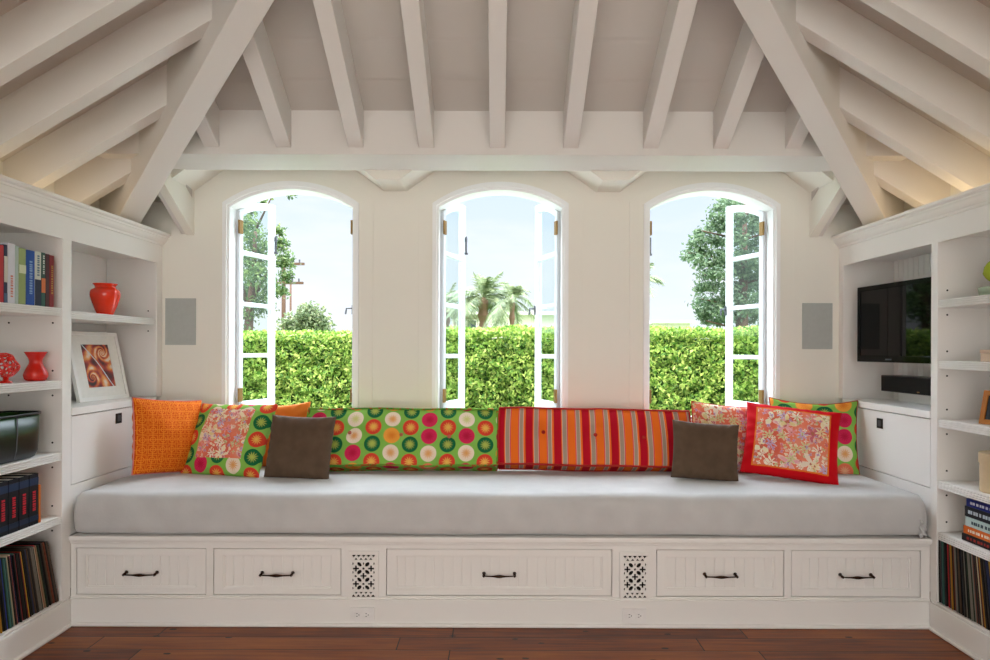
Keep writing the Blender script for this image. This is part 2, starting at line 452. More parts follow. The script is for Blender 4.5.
# ------------------------------------------------------------ windows
HW = .372
def hinge_obj(x, z, parent):
    m = MB().box(x-.004, x+.022, -.024, -.017, z-.035, z+.035)
    m.tube([(x-.003, -.024, z-.035), (x-.003, -.024, z+.035)], .006, 8)
    o = m.build('hinge', 'brass', parent); o['label'] = 'aged brass hinge'
def make_sash(parent, cx, side, ang):
    """side -1: hinged on the left jamb; local x runs from the hinge to the free stile, local y is outward when shut"""
    W = .362; R = (.372**2+.108**2)/(2*.108); zc = 2.173+.108-R
    top = lambda u: zc+math.sqrt(R*R-(HW-u-.008)**2)-.006
    n = 14
    z0 = SILL+.012
    outer = [(0, z0), (W, z0)]+[(W-W*i/n, top(W-W*i/n)) for i in range(n+1)]
    st, rl = .04, .013
    zr = [z0+.075, 1.274, 1.596, 1.917]
    loops = [outer]; panes = []
    for k in range(4):
        a = zr[k]+(rl if k else 0)
        if k < 3: loops.append(rect(st, W-st, a, zr[k+1]-rl)); panes.append(loops[-1])
        else:
            L = [(st, a), (W-st, a)]+[(W-st-(W-2*st)*i/n, top(W-st-(W-2*st)*i/n)-.045) for i in range(n+1)]
            loops.append(L); panes.append(L)
    m = plate(loops, .034, -.017)
    g = MB()
    for L in panes:
        q = plate([L], .004, -.002); g.add(q.v, q.f)
    if side > 0:
        m.v = [(-x, y, z) for x, y, z in m.v]; g.v = [(-x, y, z) for x, y, z in g.v]
    o = m.build('sash', 'sash', parent, bevel=.004)
    g.build('glass', 'glass', o)
    s = 1 if side < 0 else -1
    for hz in (2.07, 1.03):
        mm = MB().box(s*-.006, s*.026, -.026, -.016, hz-.042, hz+.042)
        mm.tube([(s*-.006, -.022, hz-.042), (s*-.006, -.022, hz+.042)], .007, 8)
        h = mm.build('hinge', 'brass', o); h['label'] = 'aged brass hinge'
    # surface bolt and latch on the free stile
    x = s*(W-.006)
    if side < 0: mm = MB().tube([(x, -.024, 1.95), (x, -.024, 2.07)], .006, 8); mm.box(x-.009, x+.009, -.028, -.016, 2.035, 2.06); mm.box(x-.008, x+.008, -.034, -.016, 1.95, 1.962)
    if side < 0: b = mm.build('bolt', 'iron', o); b['label'] = 'grey iron surface bolt'
    else:
        mm = MB().box(x-.009, x+.009, -.022, -.016, 1.55, 1.61); mm.tube([(x, -.02, 1.59), (x, -.055, 1.59), (x-s*.006, -.062, 1.55)], .006, 8)
        b = mm.build('latch', 'iron', o); b['label'] = 'grey iron latch handle'
    o.location = (cx+(-1 if side < 0 else 1)*(HW-.006), 4.165, 0)
    o.rotation_euler = (0, 0, math.radians(ang if side < 0 else -ang))
    return o
wl = ['left arched casement window with both sashes swung outward, tree and poles beyond', 'middle arched casement window with both sashes swung outward, palms beyond', 'right arched casement window with both sashes swung outward, tall conifer beyond']
for i, c in enumerate(WINC):
    w = empty('window_%d' % (i+1), (0, 0, 0), label=wl[i], cat='window', kind='structure')
    plate([arch(c, .495, .70, 2.215, .155), arch(c, .408, .72, 2.197, .130)], .012, D2-.006).build('surround', 'wall', w, bevel=.002)
    plate([arch(c, .410, SILL-.02, 2.197, .130), arch(c, .386, SILL, 2.183, .115)], .030, D2-.022).build('casing', 'frame', w, bevel=.003)
    plate([arch(c, .4, SILL-.012, 2.191, .124), arch(c, HW, SILL, 2.173, .108)], .15, D2-.006).build('frame', 'frame', w, bevel=.002)
    MB().box(c-.40, c+.40, D2-.03, D2+.20, SILL-.03, SILL).build('sill', 'frame', w, bevel=.003)
    make_sash(w, c, -1, (72, 71, 78)[i])
    make_sash(w, c, 1, (78, 71, 71)[i])

# ------------------------------------------------------------ bench
bench = empty('window_bench', (0, 3.6, 0), label='long white built-in window bench with five drawers under the mattress', cat='bench')
def pb(mb): # shift world verts into the bench's frame
    mb.v = [(x, y-3.6, z) for x, y, z in mb.v]; return mb
X = lambda px: (px-VX)*D1/F
Z = lambda py: EYE-(py-VY)*D1/F
drs = [(77, 207), (214, 342), (387, 613), (657, 785), (792, 921.5)]
z0d, z1d = .142, .366
holes = [rect(X(a), X(b), z0d, z1d) for a, b in drs]
pb(plate([rect(XL, XR, .12, .40)]+holes, .022, D1)).build('face_frame', 'white', bench)
pb(MB().box(XL, XR, D1+.05, D1+.06, .12, .40)).build('backing', 'hole', bench)
pb(MB().box(XL-.0, XR, D1-.022, D2, .40, .426)).build('seat_board', 'white', bench, bevel=.006, seg=3)
pb(MB().box(XL, XR, D1-.008, D1+.02, .386, .40)).build('molding', 'white', bench, bevel=.004)
pb(MB().box(XL, XR, D1-.014, D1+.01, 0, .128).box(XL, XR, D1-.008, D1+.01, .128, .137)).build('base_panel', 'white', bench, bevel=.003)
pb(MB().box(XL, XR, D1-.03, D1-.0, 0, .018)).build('shoe_molding', 'white', bench, bevel=.008, seg=3)
def pull(parent, x, y, z):
    L = .073
    pts, rad = [], []
    for i in range(17):
        t = -1+i/8; pts.append((x+t*L, y-.020-.003*(1-t*t), z-.001*(1-t*t))); rad.append(.0032+.0042*math.exp(-(t*3.2)**2))
    m = MB().tube(pts, rad, 10)
    for s in (-1, 1):
        m.tube([(x+s*L, y+.001, z+.006), (x+s*L, y-.010, z+.004), (x+s*L, y-.021, z+.002)], [.009, .005, .007], 10)
        m.add([(x+s*L+.008*Vector(v).normalized().x, y-.028+.008*Vector(v).normalized().y, z+.002+.008*Vector(v).normalized().z) for v in ((1,0,0),(-1,0,0),(0,1,0),(0,-1,0),(0,0,1),(0,0,-1))], [(0,2,4),(2,1,4),(1,3,4),(3,0,4),(2,0,5),(1,2,5),(3,1,5),(0,3,5)])
    o = m.build('handle', 'bronze', parent, smooth=True); o['label'] = 'dark bronze bow handle'
for a, b in drs:
    x0, x1 = X(a)+.003, X(b)-.003; za, zb_ = z0d+.003, z1d-.003
    fw = .044
    m = plate([rect(x0, x1, za, zb_), rect(x0+fw, x1-fw, za+fw*.7, zb_-fw*.7)], .018, D1+.002)
    m2 = plate([rect(x0+fw-.001, x1-fw+.001, za+fw*.7-.001, zb_-fw*.7+.001), rect(x0+fw+.006, x1-fw-.006, za+fw*.7+.006, zb_-fw*.7-.006)], .012, D1+.006)
    m.add(m2.v, m2.f)
    n = max(6, round((x1-x0-2*fw)/.045)); wv = (x1-x0-2*fw)/n
    for k in range(n):
        q = x0+fw+k*wv
        m.box(q+.0022, q+wv-.0022, D1+.012, D1+.024, za+.02, zb_-.02)
    m.box(x0+fw, x1-fw, D1+.0145, D1+.026, za+.02, zb_-.02)
    o = pb(m).build('drawer', 'white', bench, bevel=.0012)
    pull(o, (x0+x1)/2, D1+.004-3.6, Z(575))
# vents
def ell(cx, cz, a, b, ang, n=10):
    return [(cx+a*math.cos(t)*math.cos(ang)-b*math.sin(t)*math.sin(ang), cz+a*math.cos(t)*math.sin(ang)+b*math.sin(t)*math.cos(ang)) for t in [2*PI*k/n for k in range(n)]]
def vent(px, label):
    cx = X(px); cz = Z(576)
    v = empty('floor_vent', (cx, D1, cz), label=label, cat='vent', group='pierced vents in the bench front')
    k = .102/153.0     # zoomed pixel -> metre
    q = lambda a, b: ((a-151)*k, (233-b)*k)
    L = [rect(-.072, .072, -.118, .118)]
    for a in (122, 178):
        for b, s in ((150, -1), (205, 1), (260, -1), (315, 1)):
            x, z = q(a, b); s2 = s if a < 150 else -s
            L.append(ell(x, z, 20*k, 13*k, s2*PI/4))
    for a, b in ((97, 180), (205, 180), (151, 233), (97, 290), (205, 290)):
        x, z = q(a, b); w, h = 6.5*k, 22*k
        L.append([(x-w, z-h), (x+w, z-h), (x+w, z-w), (x+h, z-w), (x+h, z+w), (x+w, z+w), (x+w, z+h), (x-w, z+h), (x-w, z+w), (x-h, z+w), (x-h, z-w), (x-w, z-w)])
    for a, b in ((151, 180), (95, 235), (207, 235), (151, 290)):
        x, z = q(a, b); L.append(ell(x, z, 9*k, 9*k, 0, 8))
    for a, b in ((151, 145), (151, 320), (76, 145), (226, 145), (76, 320), (226, 320), (76, 207), (226, 207), (76, 262), (226, 262)):
        x, z = q(a, b); L.append(ell(x, z, 5*k, 10*k, 0, 8))
    for b, s in ((94, 1), (371, -1)):
        for j in range(5):
            x, z = q(81+j*35, b); w, h = 16*k, 12*k*s; L.append([(x-w, z+h), (x+w, z+h), (x, z-h*.6)])
        for j in range(4):
            x, z = q(98.5+j*35, b+15*s); w, h = 13*k, 10*k*s; L.append([(x-w, z-h), (x+w, z-h), (x, z+h*.7)])
    plate(L, .007, -.0085).build('grille', 'white', v)
    MB().box(-.055, .055, -.0012, -.0004, -.105, .105).build('shade_backing', 'hole', v)['label'] = 'black sheet painted in for the shade behind the grille'  # black sheet stands for the shade seen through the pierced holes
    for s in (-1, 1): MB().tube([(0, -.0105, s*.109), (0, -.007, s*.109)], .003, 8).build('screw', 'plastic', v)
vent(364.5, 'pierced white vent grille in the bench front between the second and middle drawers')
vent(635.5, 'pierced white vent grille in the bench front between the middle and fourth drawers')
def outlet(px, label):
    cx, cz = X(px), Z(613.5)
    v = empty('power_outlet', (cx, D1-.014, cz), label=label, cat='outlet', group='white outlets in the bench base')
    MB().box(-.057, .057, -.007, 0, -.034, .034).build('cover_plate', 'plastic', v, bevel=.002)
    for s in (-1, 1):
        r = MB().box(s*.022-.016, s*.022+.016, -.0095, -.006, -.014, .014).build('receptacle', 'plastic', v, bevel=.003)
        m = MB()
        for dz in (-.006, .006): m.box(s*.022-.006, s*.022+.001, -.0099, -.009, dz-.0012, dz+.0012)
        m.box(s*.022+.005, s*.022+.009, -.0099, -.009, -.002, .002)
        m.build('slot', 'hole', r)
outlet(364, 'white double power outlet in the bench base below the left vent')
outlet(634.5, 'white double power outlet in the bench base below the right vent')

# mattress
def mattress():
    x0, x1, y0, y1, z0, z1 = -2.027, 2.055, 3.195, 4.045, .427, .622
    nx, ny = 170, 48
    def sup(u, v):  # rounded box height field & sides: param over top, folding to the sides
        return 0
    bm = bmesh.new()
    r = .075
    hx, hy, hz = (x1-x0)/2, (y1-y0)/2, (z1-z0)/2
    segs = 8
    bmesh.ops.create_cube(bm, size=2)
    bmesh.ops.subdivide_edges(bm, edges=bm.edges[:], cuts=1, use_grid_fill=True)
    # build explicit grid on every face for even density
    bm.free(); bm = bmesh.new()
    def axis(h, n):
        return [-h+2*h*i/n for i in range(n+1)]
    def face(fn, A, B):
        g = [[bm.verts.new(fn(a, b)) for b in B] for a in A]
        for i in range(len(A)-1):
            for j in range(len(B)-1): bm.faces.new((g[i][j], g[i+1][j], g[i+1][j+1], g[i][j+1]))
    AX, AY, AZ = axis(hx, 160), axis(hy, 36), axis(hz, 10)
    face(lambda a, b: (a, b, hz), AX, AY); face(lambda a, b: (a, b, -hz), AX, AY)
    face(lambda a, b: (a, -hy, b), AX, AZ); face(lambda a, b: (a, hy, b), AX, AZ)
    face(lambda a, b: (-hx, a, b), AY, AZ); face(lambda a, b: (hx, a, b), AY, AZ)
    bmesh.ops.remove_doubles(bm, verts=bm.verts, dist=1e-4)
    for v in bm.verts:
        p = v.co.copy()
        rx, ry = .035, .05
        rz = .085 if p.z > -hz+.095 else .03
        c = Vector((max(-hx+rx, min(hx-rx, p.x)), max(-hy+ry, min(hy-ry, p.y)), max(-hz+.03, min(hz-.085, p.z))))
        d = p-c
        if d.length > 1e-6:
            e_ = Vector((d.x/rx, d.y/ry, d.z/(.085 if d.z > 0 else .03))).normalized()
            p = c+Vector((e_.x*rx, e_.y*ry, e_.z*(.085 if d.z > 0 else .03)))
        # puff and wrinkle
        w = noise.noise(Vector((p.x*2.2, p.y*5, p.z*6)))*.006+noise.noise(Vector((p.x*8, p.y*11, p.z*9)))*.0022
        cr = 0
        for ccx in (-hx, hx):
            e = math.exp(-((p.x-ccx)/.16)**2)
            cr += e*math.sin(p.z*50+p.y*25)*.0015
        side = 1-abs(d.normalized().z) if d.length > 1e-6 else 0
        p += (d.normalized() if d.length > 1e-6 else Vector((0, 0, 1)))*(w+cr)
        if p.z < -hz+.002: p.z = -hz+.002
        p.z += .006*math.exp(-(p.y/.35)**2)*(1 if p.z > 0 else 0)
        v.co = p
    me = bpy.data.meshes.new('mattress'); bm.normal_update(); bmesh.ops.recalc_face_normals(bm, faces=bm.faces); bm.to_mesh(me); bm.free()
    me.shade_smooth(); me.materials.append(M['sheet'])
    o = bpy.data.objects.new('mattress', me); C.objects.link(o); o.location = ((x0+x1)/2, (y0+y1)/2, (z0+z1)/2)
    tag(o, 'long thick mattress in a pale grey fitted cover on the window bench', 'mattress')
    # tucked cover corner, front right
    m = MB(); n = 14; g = []
    for i in range(n+1):
        u = i/n
        row = []
        for j in range(9):
            t = j/8
            row.append((hx-.05+.055*t, -hy+.05*t*t-.006+.012*math.sin(u*13+t*4), -hz+.004+.095*u*(1-.45*t)+.008*math.sin(t*14+u*5)))
        g.append(row)
    vs = [p for r_ in g for p in r_]
    m.add(vs, [(i*9+j, i*9+j+1, (i+1)*9+j+1, (i+1)*9+j) for i in range(n) for j in range(8)])
    q = m.build('cover_corner', 'sheet', o, smooth=True); sm = q.modifiers.new('s', 'SOLIDIFY'); sm.thickness = .006
    return o
mattress()

# ------------------------------------------------------------ bookcases
def bookcase(sd):
    """sd -1 left, +1 right; everything in world coordinates relative to the case's base"""
    xf = XL if sd < 0 else XR; xb = WL if sd < 0 else WR
    name = 'left' if sd < 0 else 'right'
    O = Vector((xf+sd*.17, 3.0, 0))
    root = empty('bookcase', O, label=('tall white built-in bookcase on the left, with books and red vases' if sd < 0 else 'tall white built-in bookcase on the right, with the television niche'), cat='bookcase')
    def P_(mb): mb.v = [(x-O.x, y-O.y, z) for x, y, z in mb.v]; return mb
    dep = lambda d: xf+sd*d         # d = distance back from the face
    Y0, Y1 = 1.0, D2
    zt = 1.852
    if sd < 0: stiles = [(2.02, 2.08), (3.137, 3.203), (4.00, 4.068)]
    else: stiles = [(2.02, 2.08), (3.155, 3.203), (4.02, 4.068)]
    P_(MB().box(dep(.31), dep(.329), Y0, Y1-.002, .0, zt)).build('back_panel', 'white', root)
    if sd > 0:   # beadboard behind the television
        m = MB(); y = 3.21
        while y < 4.01: m.box(dep(.300), dep(.309), y+.0015, min(y+.046, 4.015), 1.03, zt-.001); y += .0475
        P_(m).build('bead_board', 'white', root, bevel=.002)
    P_(MB().box(dep(.02), dep(.31), Y0, Y1-.002, zt, zt+.02)).build('top_board', 'white', root)
    P_(MB().box(dep(0), dep(.021), Y0, Y1-.002, 1.826, 1.955)).build('fascia', 'white', root, bevel=.002)
    # crown: extruded profile (d, z)
    cp = [(.0, 1.932), (-.006, 1.936), (-.008, 1.946), (-.016, 1.952), (-.024, 1.962), (-.030, 1.975), (-.034, 1.978), (-.036, 1.986), (-.046, 1.990), (-.050, 1.994), (-.050, 2.006), (.03, 2.006), (.03, 1.932)]
    P_(MB().prism([(dep(d), Y0, z) for d, z in cp], (0, Y1-Y0-.003, 0))).build('crown_molding', 'white', root)
    for k, (a, b) in enumerate(stiles):
        P_(MB().box(dep(0), dep(.022), a, b, .135 if k < 2 else 1.03, 1.827)).build('stile', 'white', root, bevel=.002)
        c = (a+b)/2
        if k < 2: P_(MB().box(dep(.02), dep(.309), c-.012 if k == 0 else a, c+.012 if k == 0 else b-.02, .13, zt)).build('divider', 'white', root)
        else: P_(MB().box(dep(.02), dep(.309), Y1-.05, Y1-.005, 1.03, zt)).build('end_panel', 'white', root)
    # base
    P_(MB().box(dep(-.012), dep(.31), Y0, D1-.016, 0, .128).box(dep(-.004), dep(.31), Y0, D1-.012, .128, .140)).build('base', 'white', root, bevel=.004)
    P_(MB().box(dep(-.028), dep(-.0), Y0, D1-.032, 0, .018)).build('shoe_molding', 'white', root, bevel=.008, seg=3)
    # bay shelves with reeded fronts
    def shelf(ya, yb, z, th=.038):
        m = MB().box(dep(.012), dep(.308), ya, yb, z-th, z)
        for k in range(4): m.box(dep(.004), dep(.014), ya, yb, z-th+th*(k+.1)/4, z-th+th*(k+.9)/4)
        P_(m).build('shelf', 'white', root, bevel=.0015)
    ya = 2.082; yb = stiles[1][0]-.001
    for z in ((1.503, 1.165, .830, .535) if sd < 0 else (1.556, 1.270, .997, .710, .470)): shelf(ya, yb, z)
    if sd < 0: shelf(3.205, 3.998, 1.494, .038)
    # pin holes
    for d in (.045, .25):
        zz = .45
        for s_ in (((1.503, 1.165, .830, .535) if sd < 0 else (1.556, 1.270, .997, .710, .470))):
            for dz in (.045, -.07): P_(MB().tube([(dep(d), yb-.0005, s_+dz), (dep(d), yb+.002, s_+dz)], .0045, 8)).build('pin_hole', 'hole', root)
    if sd < 0:
        for s_ in (1.42, 1.54): P_(MB().tube([(dep(.06), Y1-.0505, s_), (dep(.06), Y1-.045, s_)], .0045, 8)).build('pin_hole', 'hole', root)
    # box beside the mattress: rail, flap and counter
    P_(MB().box(dep(.004), dep(.31), 3.204, 4.066, .427, .661)).build('lower_rail', 'white', root, bevel=.0015)
    fl_ = P_(MB().box(dep(.002), dep(.02), 3.208, 4.066, .665, .990)).build('flap', 'white', root, bevel=.0015)
    P_(MB().box(dep(.03), dep(.31), 3.204, 4.066, .66, .99)).build('carcass', 'hole', root)
    P_(MB().box(dep(-.004), dep(.308), 3.204, 4.019 if sd > 0 else 3.999, .994, 1.03)).build('counter', 'white', root, bevel=.003)
    for px in ((119,) if sd < 0 else (880,)):
        Y = abs(xf)*F/abs(px-VX); z = EYE-(419.5-VY)*Y/F if sd < 0 else EYE-(422-VY)*Y/F
        s = empty('wall_socket', (xf+sd*.002, Y, z), label='small black square socket set in the white flap of the %s bookcase' % name, cat='socket')
        MB().box(0, -sd*.004, -.027, .027, -.027, .027).build('cover_plate', 'black', s, bevel=.001)
        MB().box(-sd*.0035, -sd*.006, -.014, .014, -.016, .016).build('receptacle', 'iron', s, bevel=.001)
    return root
bookcase(-1); bookcase(1)

# ------------------------------------------------------------ cushions
def cushion(name, w, h, t, mat, base, yaw=0, lean=12, roll=0, pinch=.055, label='', cat='cushion', group=None, pipe=None, plabel=None, N=36, seed=0, sag=0):
    """stands on its lower edge at base; yaw about z, leaning back by 'lean' degrees, rolled in its own plane"""
    vs, uv, fs = [], [], []
    rnd = Vector((seed*3.1, seed*1.7, 0))
    def P3(u, v, s):
        ex = 1-pinch*(1-abs(v)**2.2)*abs(u)**3; ez = 1-(pinch if v > 0 else .012)*(1-abs(u)**2.2)*abs(v)**3
        x = u*w/2*ex; z = v*h/2*ez
        th = t/2*(max(0, (1-u**2))*max(0, (1-v**2)))**.42
        e = noise.noise(Vector((x*9, z*9, s*3))+rnd)
        f2 = noise.noise(Vector((x*22, z*22, s*5))+rnd)
        ed = (1-min(1, (1-max(abs(u), abs(v)))*3))
        th *= 1+.16*e+.05*f2
        wr = math.sin(math.atan2(z, x)*26+seed)*.004*max(0, ed)*(1 if th > .003 else 0)
        z -= sag*(1-u*u)*max(0, v)
        return Vector((x, s*(th+wr), z))
    k = 0
    for s in (-1, 1):
        for i in range(N+1):
            for j in range(N+1):
                a = math.sin((i/N-.5)*PI); b = math.sin((j/N-.5)*PI)
                a = .5*a+.5*(2*i/N-1); b = .5*b+.5*(2*j/N-1)
                vs.append(P3(a, b, s)); uv.append((a*w/2, b*h/2))
        for i in range(N):
            for j in range(N):
                q = k+i*(N+1)+j; f = (q, q+N+1, q+N+2, q+1)
                fs.append(f if s < 0 else f[::-1])
        k += (N+1)**2
    me = bpy.data.meshes.new(name); me.from_pydata([tuple(v) for v in vs], [], fs)
    ul = me.uv_layers.new(name='UVMap')
    for lp in me.loops: ul.data[lp.index].uv = uv[lp.vertex_index]
    bm = bmesh.new(); bm.from_mesh(me); bmesh.ops.remove_doubles(bm, verts=bm.verts, dist=1e-5); bm.to_mesh(me); bm.free()
    me.shade_smooth(); me.materials.append(M[mat])
    rt = bpy.data.objects.new(name, me); C.objects.link(rt)
    R = Matrix.Rotation(math.radians(yaw), 4, 'Z') @ Matrix.Rotation(math.radians(-lean), 4, 'X') @ Matrix.Rotation(math.radians(roll), 4, 'Y')
    zmin = min((R @ Vector(v)).z for v in vs)+.010
    rt.matrix_world = Matrix.Translation((base[0], base[1], base[2]-zmin)) @ R
    tag(rt, label, cat, group)
    if pipe:
        pts = []
        n = 40
        for (ua, va, ub, vb) in ((-1, -1, 1, -1), (1, -1, 1, 1), (1, 1, -1, 1), (-1, 1, -1, -1)):
            for i in range(n):
                q = i/n; pts.append(P3(ua+(ub-ua)*q, va+(vb-va)*q, 0))
        pts.append(pts[0])
        p = MB().tube(pts, .0035, 6, cap=False).build('piping', pipe, rt, smooth=True)
        if plabel: p['label'] = plabel
    return rt
ZT = .627
def cb(px, Y): return ((px-VX)*Y/F, Y, ZT)
GR = 'scatter cushions along the bench'
cushion('cushion', .42, .405, .14, 'lattice', (-1.81, 3.70, ZT), 62, 9, 6, label='orange lattice-patterned cushion in the left corner of the bench', group=GR, pipe='pink', plabel='pink piping along the edge', seed=1)
cushion('cushion', .505, .425, .14, 'patch', (-1.495, 3.75, ZT), -16, 26, -1, label='square cushion with floral centre and green citrus-dot border, beside the orange cushion', group=GR, seed=2)
cushion('cushion', .365, .345, .13, 'brown', (-1.068, 3.64, ZT), -6, 16, 1, label='plain brown velvet cushion on the left, in front of the green bolster', group=GR, seed=3)
cushion('cushion', .42, .375, .11, 'orange_fab', (-1.315, 3.98, ZT), 0, 6, -2, label='plain orange cushion mostly hidden behind the left brown cushion', group=GR, seed=4, sag=.01)
cushion('cushion', .42, .38, .12, 'floral', (1.315, 3.85, ZT), -4, 14, 5, label='salmon floral cushion between the striped bolster and the red-bordered cushion', group=GR, pipe='welt_red', seed=5)
cushion('cushion', .355, .31, .12, 'brown', (1.11, 3.60, ZT), -4, 14, 4, label='plain brown velvet cushion on the right, in front of the striped bolster', group=GR, seed=6)
cushion('cushion', .485, .415, .14, 'redb', (1.585, 3.64, ZT), -18, 28, 6, label='floral cushion with a wide red border, in front of the right green cushion', group=GR, seed=7)
cushion('cushion', .47, .425, .14, 'citrus', (1.81, 3.86, ZT), -16, 12, 1, label='green cushion printed with citrus slices in the right corner of the bench', group=GR, pipe='welt_red', seed=8, sag=.02)

def bolster(w, h, t, mat, wm, base, lean, roll, label, seed, bcol):
    bm = bmesh.new(); uvl = bm.loops.layers.uv.new('UVMap')
    nx, nz, nt = 60, 22, 8
    def face(fn, A, B, fu):
        g = [[bm.verts.new(fn(a, b)) for b in B] for a in A]
        for i in range(len(A)-1):
            for j in range(len(B)-1):
                f = bm.faces.new((g[i][j], g[i+1][j], g[i+1][j+1], g[i][j+1]))
                for lp in f.loops: lp[uvl].uv = fu(lp.vert.co)
    ax = lambda h_, n: [-h_+2*h_*i/n for i in range(n+1)]
    AX, AZ, AT = ax(w/2, nx), ax(h/2, nz), ax(t/2, nt)
    for s in (-1, 1):
        face(lambda a, b: (a, s*t/2, b), AX, AZ, lambda c: (c.x, c.z))
        face(lambda a, b: (a, b, s*h/2), AX, AT, lambda c: (c.x, c.y+c.z))
        face(lambda a, b: (s*w/2, a, b), AT, AZ, lambda c: (c.y+c.x, c.z))
    bmesh.ops.remove_doubles(bm, verts=bm.verts, dist=1e-5)
    btn = [(-w*.27, .02), (0, .01), (w*.25, .0)]
    for v in bm.verts:
        p = v.co.copy(); u = p.x/(w/2); q = p.z/(h/2); s = p.y/(t/2)
        e = (1-abs(u)**6)*(1-abs(q)**3)
        y = p.y+s*.022*e
        for bx_, bz_ in btn: y -= s*.018*math.exp(-(((p.x-bx_)/.035)**2+((p.z-bz_)/.035)**2))
        y += noise.noise(Vector((p.x*7+seed, p.z*9, s)))*.005
        z = p.z*(1+.03*(1-abs(u)**4)*(1-s*s*.6)) + noise.noise(Vector((p.x*4+seed, 0, p.z)))*.006
        x = p.x*(1+.01*(1-q*q))
        v.co = (x, y, z)
    bmesh.ops.recalc_face_normals(bm, faces=bm.faces)
    me = bpy.data.meshes.new('bolster'); bm.to_mesh(me); zs = [v.co.copy() for v in bm.verts]; bm.free()
    me.shade_smooth(); me.materials.append(M[mat])
    o = bpy.data.objects.new('bolster_cushion', me); C.objects.link(o)
    R = Matrix.Rotation(math.radians(-lean), 4, 'X') @ Matrix.Rotation(math.radians(roll), 4, 'Y')
    zm = min((R @ v).z for v in zs)
    o.matrix_world = Matrix.Translation((base[0], base[1], base[2]-zm)) @ R
    tag(o, label, 'bolster cushion', 'long bolsters against the windows')
    for s in (-1, 1):
        pts = []
        cn = [(-1, -1), (1, -1), (1, 1), (-1, 1), (-1, -1)]
        for (a, b), (c, d) in zip(cn[:-1], cn[1:]):
            for i in range(30):
                f = i/30; u = a+(c-a)*f; q = b+(d-b)*f; px_ = u*w/2; pz_ = q*h/2
                z = pz_*(1+.03*(1-abs(u)**4)*.4)+noise.noise(Vector((px_*4+seed, 0, pz_)))*.006
                pts.append((px_*(1+.01*(1-q*q)), s*t/2, z))
        pts.append(pts[0])
        MB().tube(pts, .006, 6, cap=False).build('welt', wm, o, smooth=True)
    for bx_, bz_ in btn:
        m = MB().lathe([(.001, 0), (.010, .001), (.011, .004), (.008, .008), (.001, .009)], 14)
        m.v = [(x+bx_, -t/2-.004-z-.0, y+bz_) for x, y, z in m.v]
        m.build('button', bcol, o, smooth=True)
    return o
M['btn'] = plain('salmon_button', '#C9705A', .7)
bolster(1.075, .325, .11, 'citrus', 'welt_green', (-.541, 3.83, ZT), 24, -.0, 'long box bolster printed with citrus slices on green, under the left and middle windows', 1, 'btn')
bolster(1.08, .325, .11, 'stripes', 'welt_red', (.548, 3.83, ZT), 24, .9, 'long box bolster with red and orange stripes, right of the green one', 5, 'welt_red')

# ------------------------------------------------------------ shelf things
def bmat(c, rough=.5, key=[0]):
    key[0] += 1
    return plain('cover_%d' % key[0], c, rough)
M['paper'] = plain('page_edges', '#E8E2D2', .8)
def book(w, h, d, cover, loc, rot, label, group, bands=(), marks=None, lie=False, cat='book'):
    """local: spine faces -Y, width along X, height along Z, depth along +Y; bands = (z0, z1, colour) fractions"""
    r = empty('book', loc, 0, label=label, cat=cat, group=group); r.rotation_euler = rot
    c = .003
    m = MB().box(-w/2, -w/2+c, 0, d, 0, h).box(w/2-c, w/2, 0, d, 0, h).box(-w/2, w/2, -.002, c, 0, h)
    m.build('cover', bmat(cover), r, bevel=.0012)
    MB().box(-w/2+c, w/2-c, c, d-.005, .004, h-.004).build('pages', 'paper', r)
    for a, b, cc in bands:
        MB().box(-w/2+.0005, w/2-.0005, -.0032, -.0018, a*h, b*h).build('spine_band', bmat(cc), r)['label'] = 'contrasting band on the spine'
    if marks:
        mm = MB(); z = marks[0]*h; rs = random.Random(hash(label) % 999 if False else len(label)*7+int(w*9999))
        while z < marks[1]*h:
            L = rs.uniform(.004, .009); mm.box(-w*.16, w*.16, -.0042, -.003, z, z+L); z += L+rs.uniform(.002, .006)
        mm.build('lettering', bmat(marks[2]), r)['label'] = 'small lettering blocks down the spine'
    return r
# upright books, top left shelf (spines towards the room: rotate so -Y faces +X)
ub = [(2.735, .020, .235, '#C03038', (), None, 'red-spined book at the picture edge of the top left shelf'),
      (2.757, .019, .240, '#262C48', ((.35, .8, '#D8D4C8'), (0, .16, '#4C6484')), None, 'navy-topped book with a cream spine label on the top left shelf'),
      (2.790, .040, .250, '#E4E6EE', (), (.1, .45, '#D88878'), 'thick white book with pink lettering on the top left shelf'),
      (2.822, .019, .245, '#B9CCC4', (), None, 'thin pale grey-green book on the top left shelf'),
      (2.855, .041, .240, '#9DB070', ((0.55, .7, '#DDE4C0'),), None, 'light olive-green book on the top left shelf'),
      (2.905, .052, .238, '#1D50A8', (), (.2, .8, '#8FB2E0'), 'thick bright blue book on the top left shelf'),
      (2.953, .040, .240, '#D9DCD0', ((0, .48, '#18223C'),), (.55, .9, '#5A7A88'), 'white book with a navy lower spine, right of the blue book'),
      (2.988, .026, .240, '#2C5A4C', ((.25, .52, '#DC7A40'),), (.6, .95, '#D8E0D8'), 'dark green book with an orange band on the top left shelf'),
      (3.016, .026, .238, '#4A1C22', (), None, 'dark maroon book on the top left shelf, second from the bench end'),
      (3.045, .030, .236, '#8A1E20', (), (.25, .8, '#C89A4A'), 'dark red book at the bench end of the top left shelf')]
for y, w, h, c, bands, mk_, lb in ub:
    book(w, h, .17, c, (-2.045, y+.035, 1.504), (0, 0, PI/2), lb, 'upright books on the top left shelf', bands, mk_)
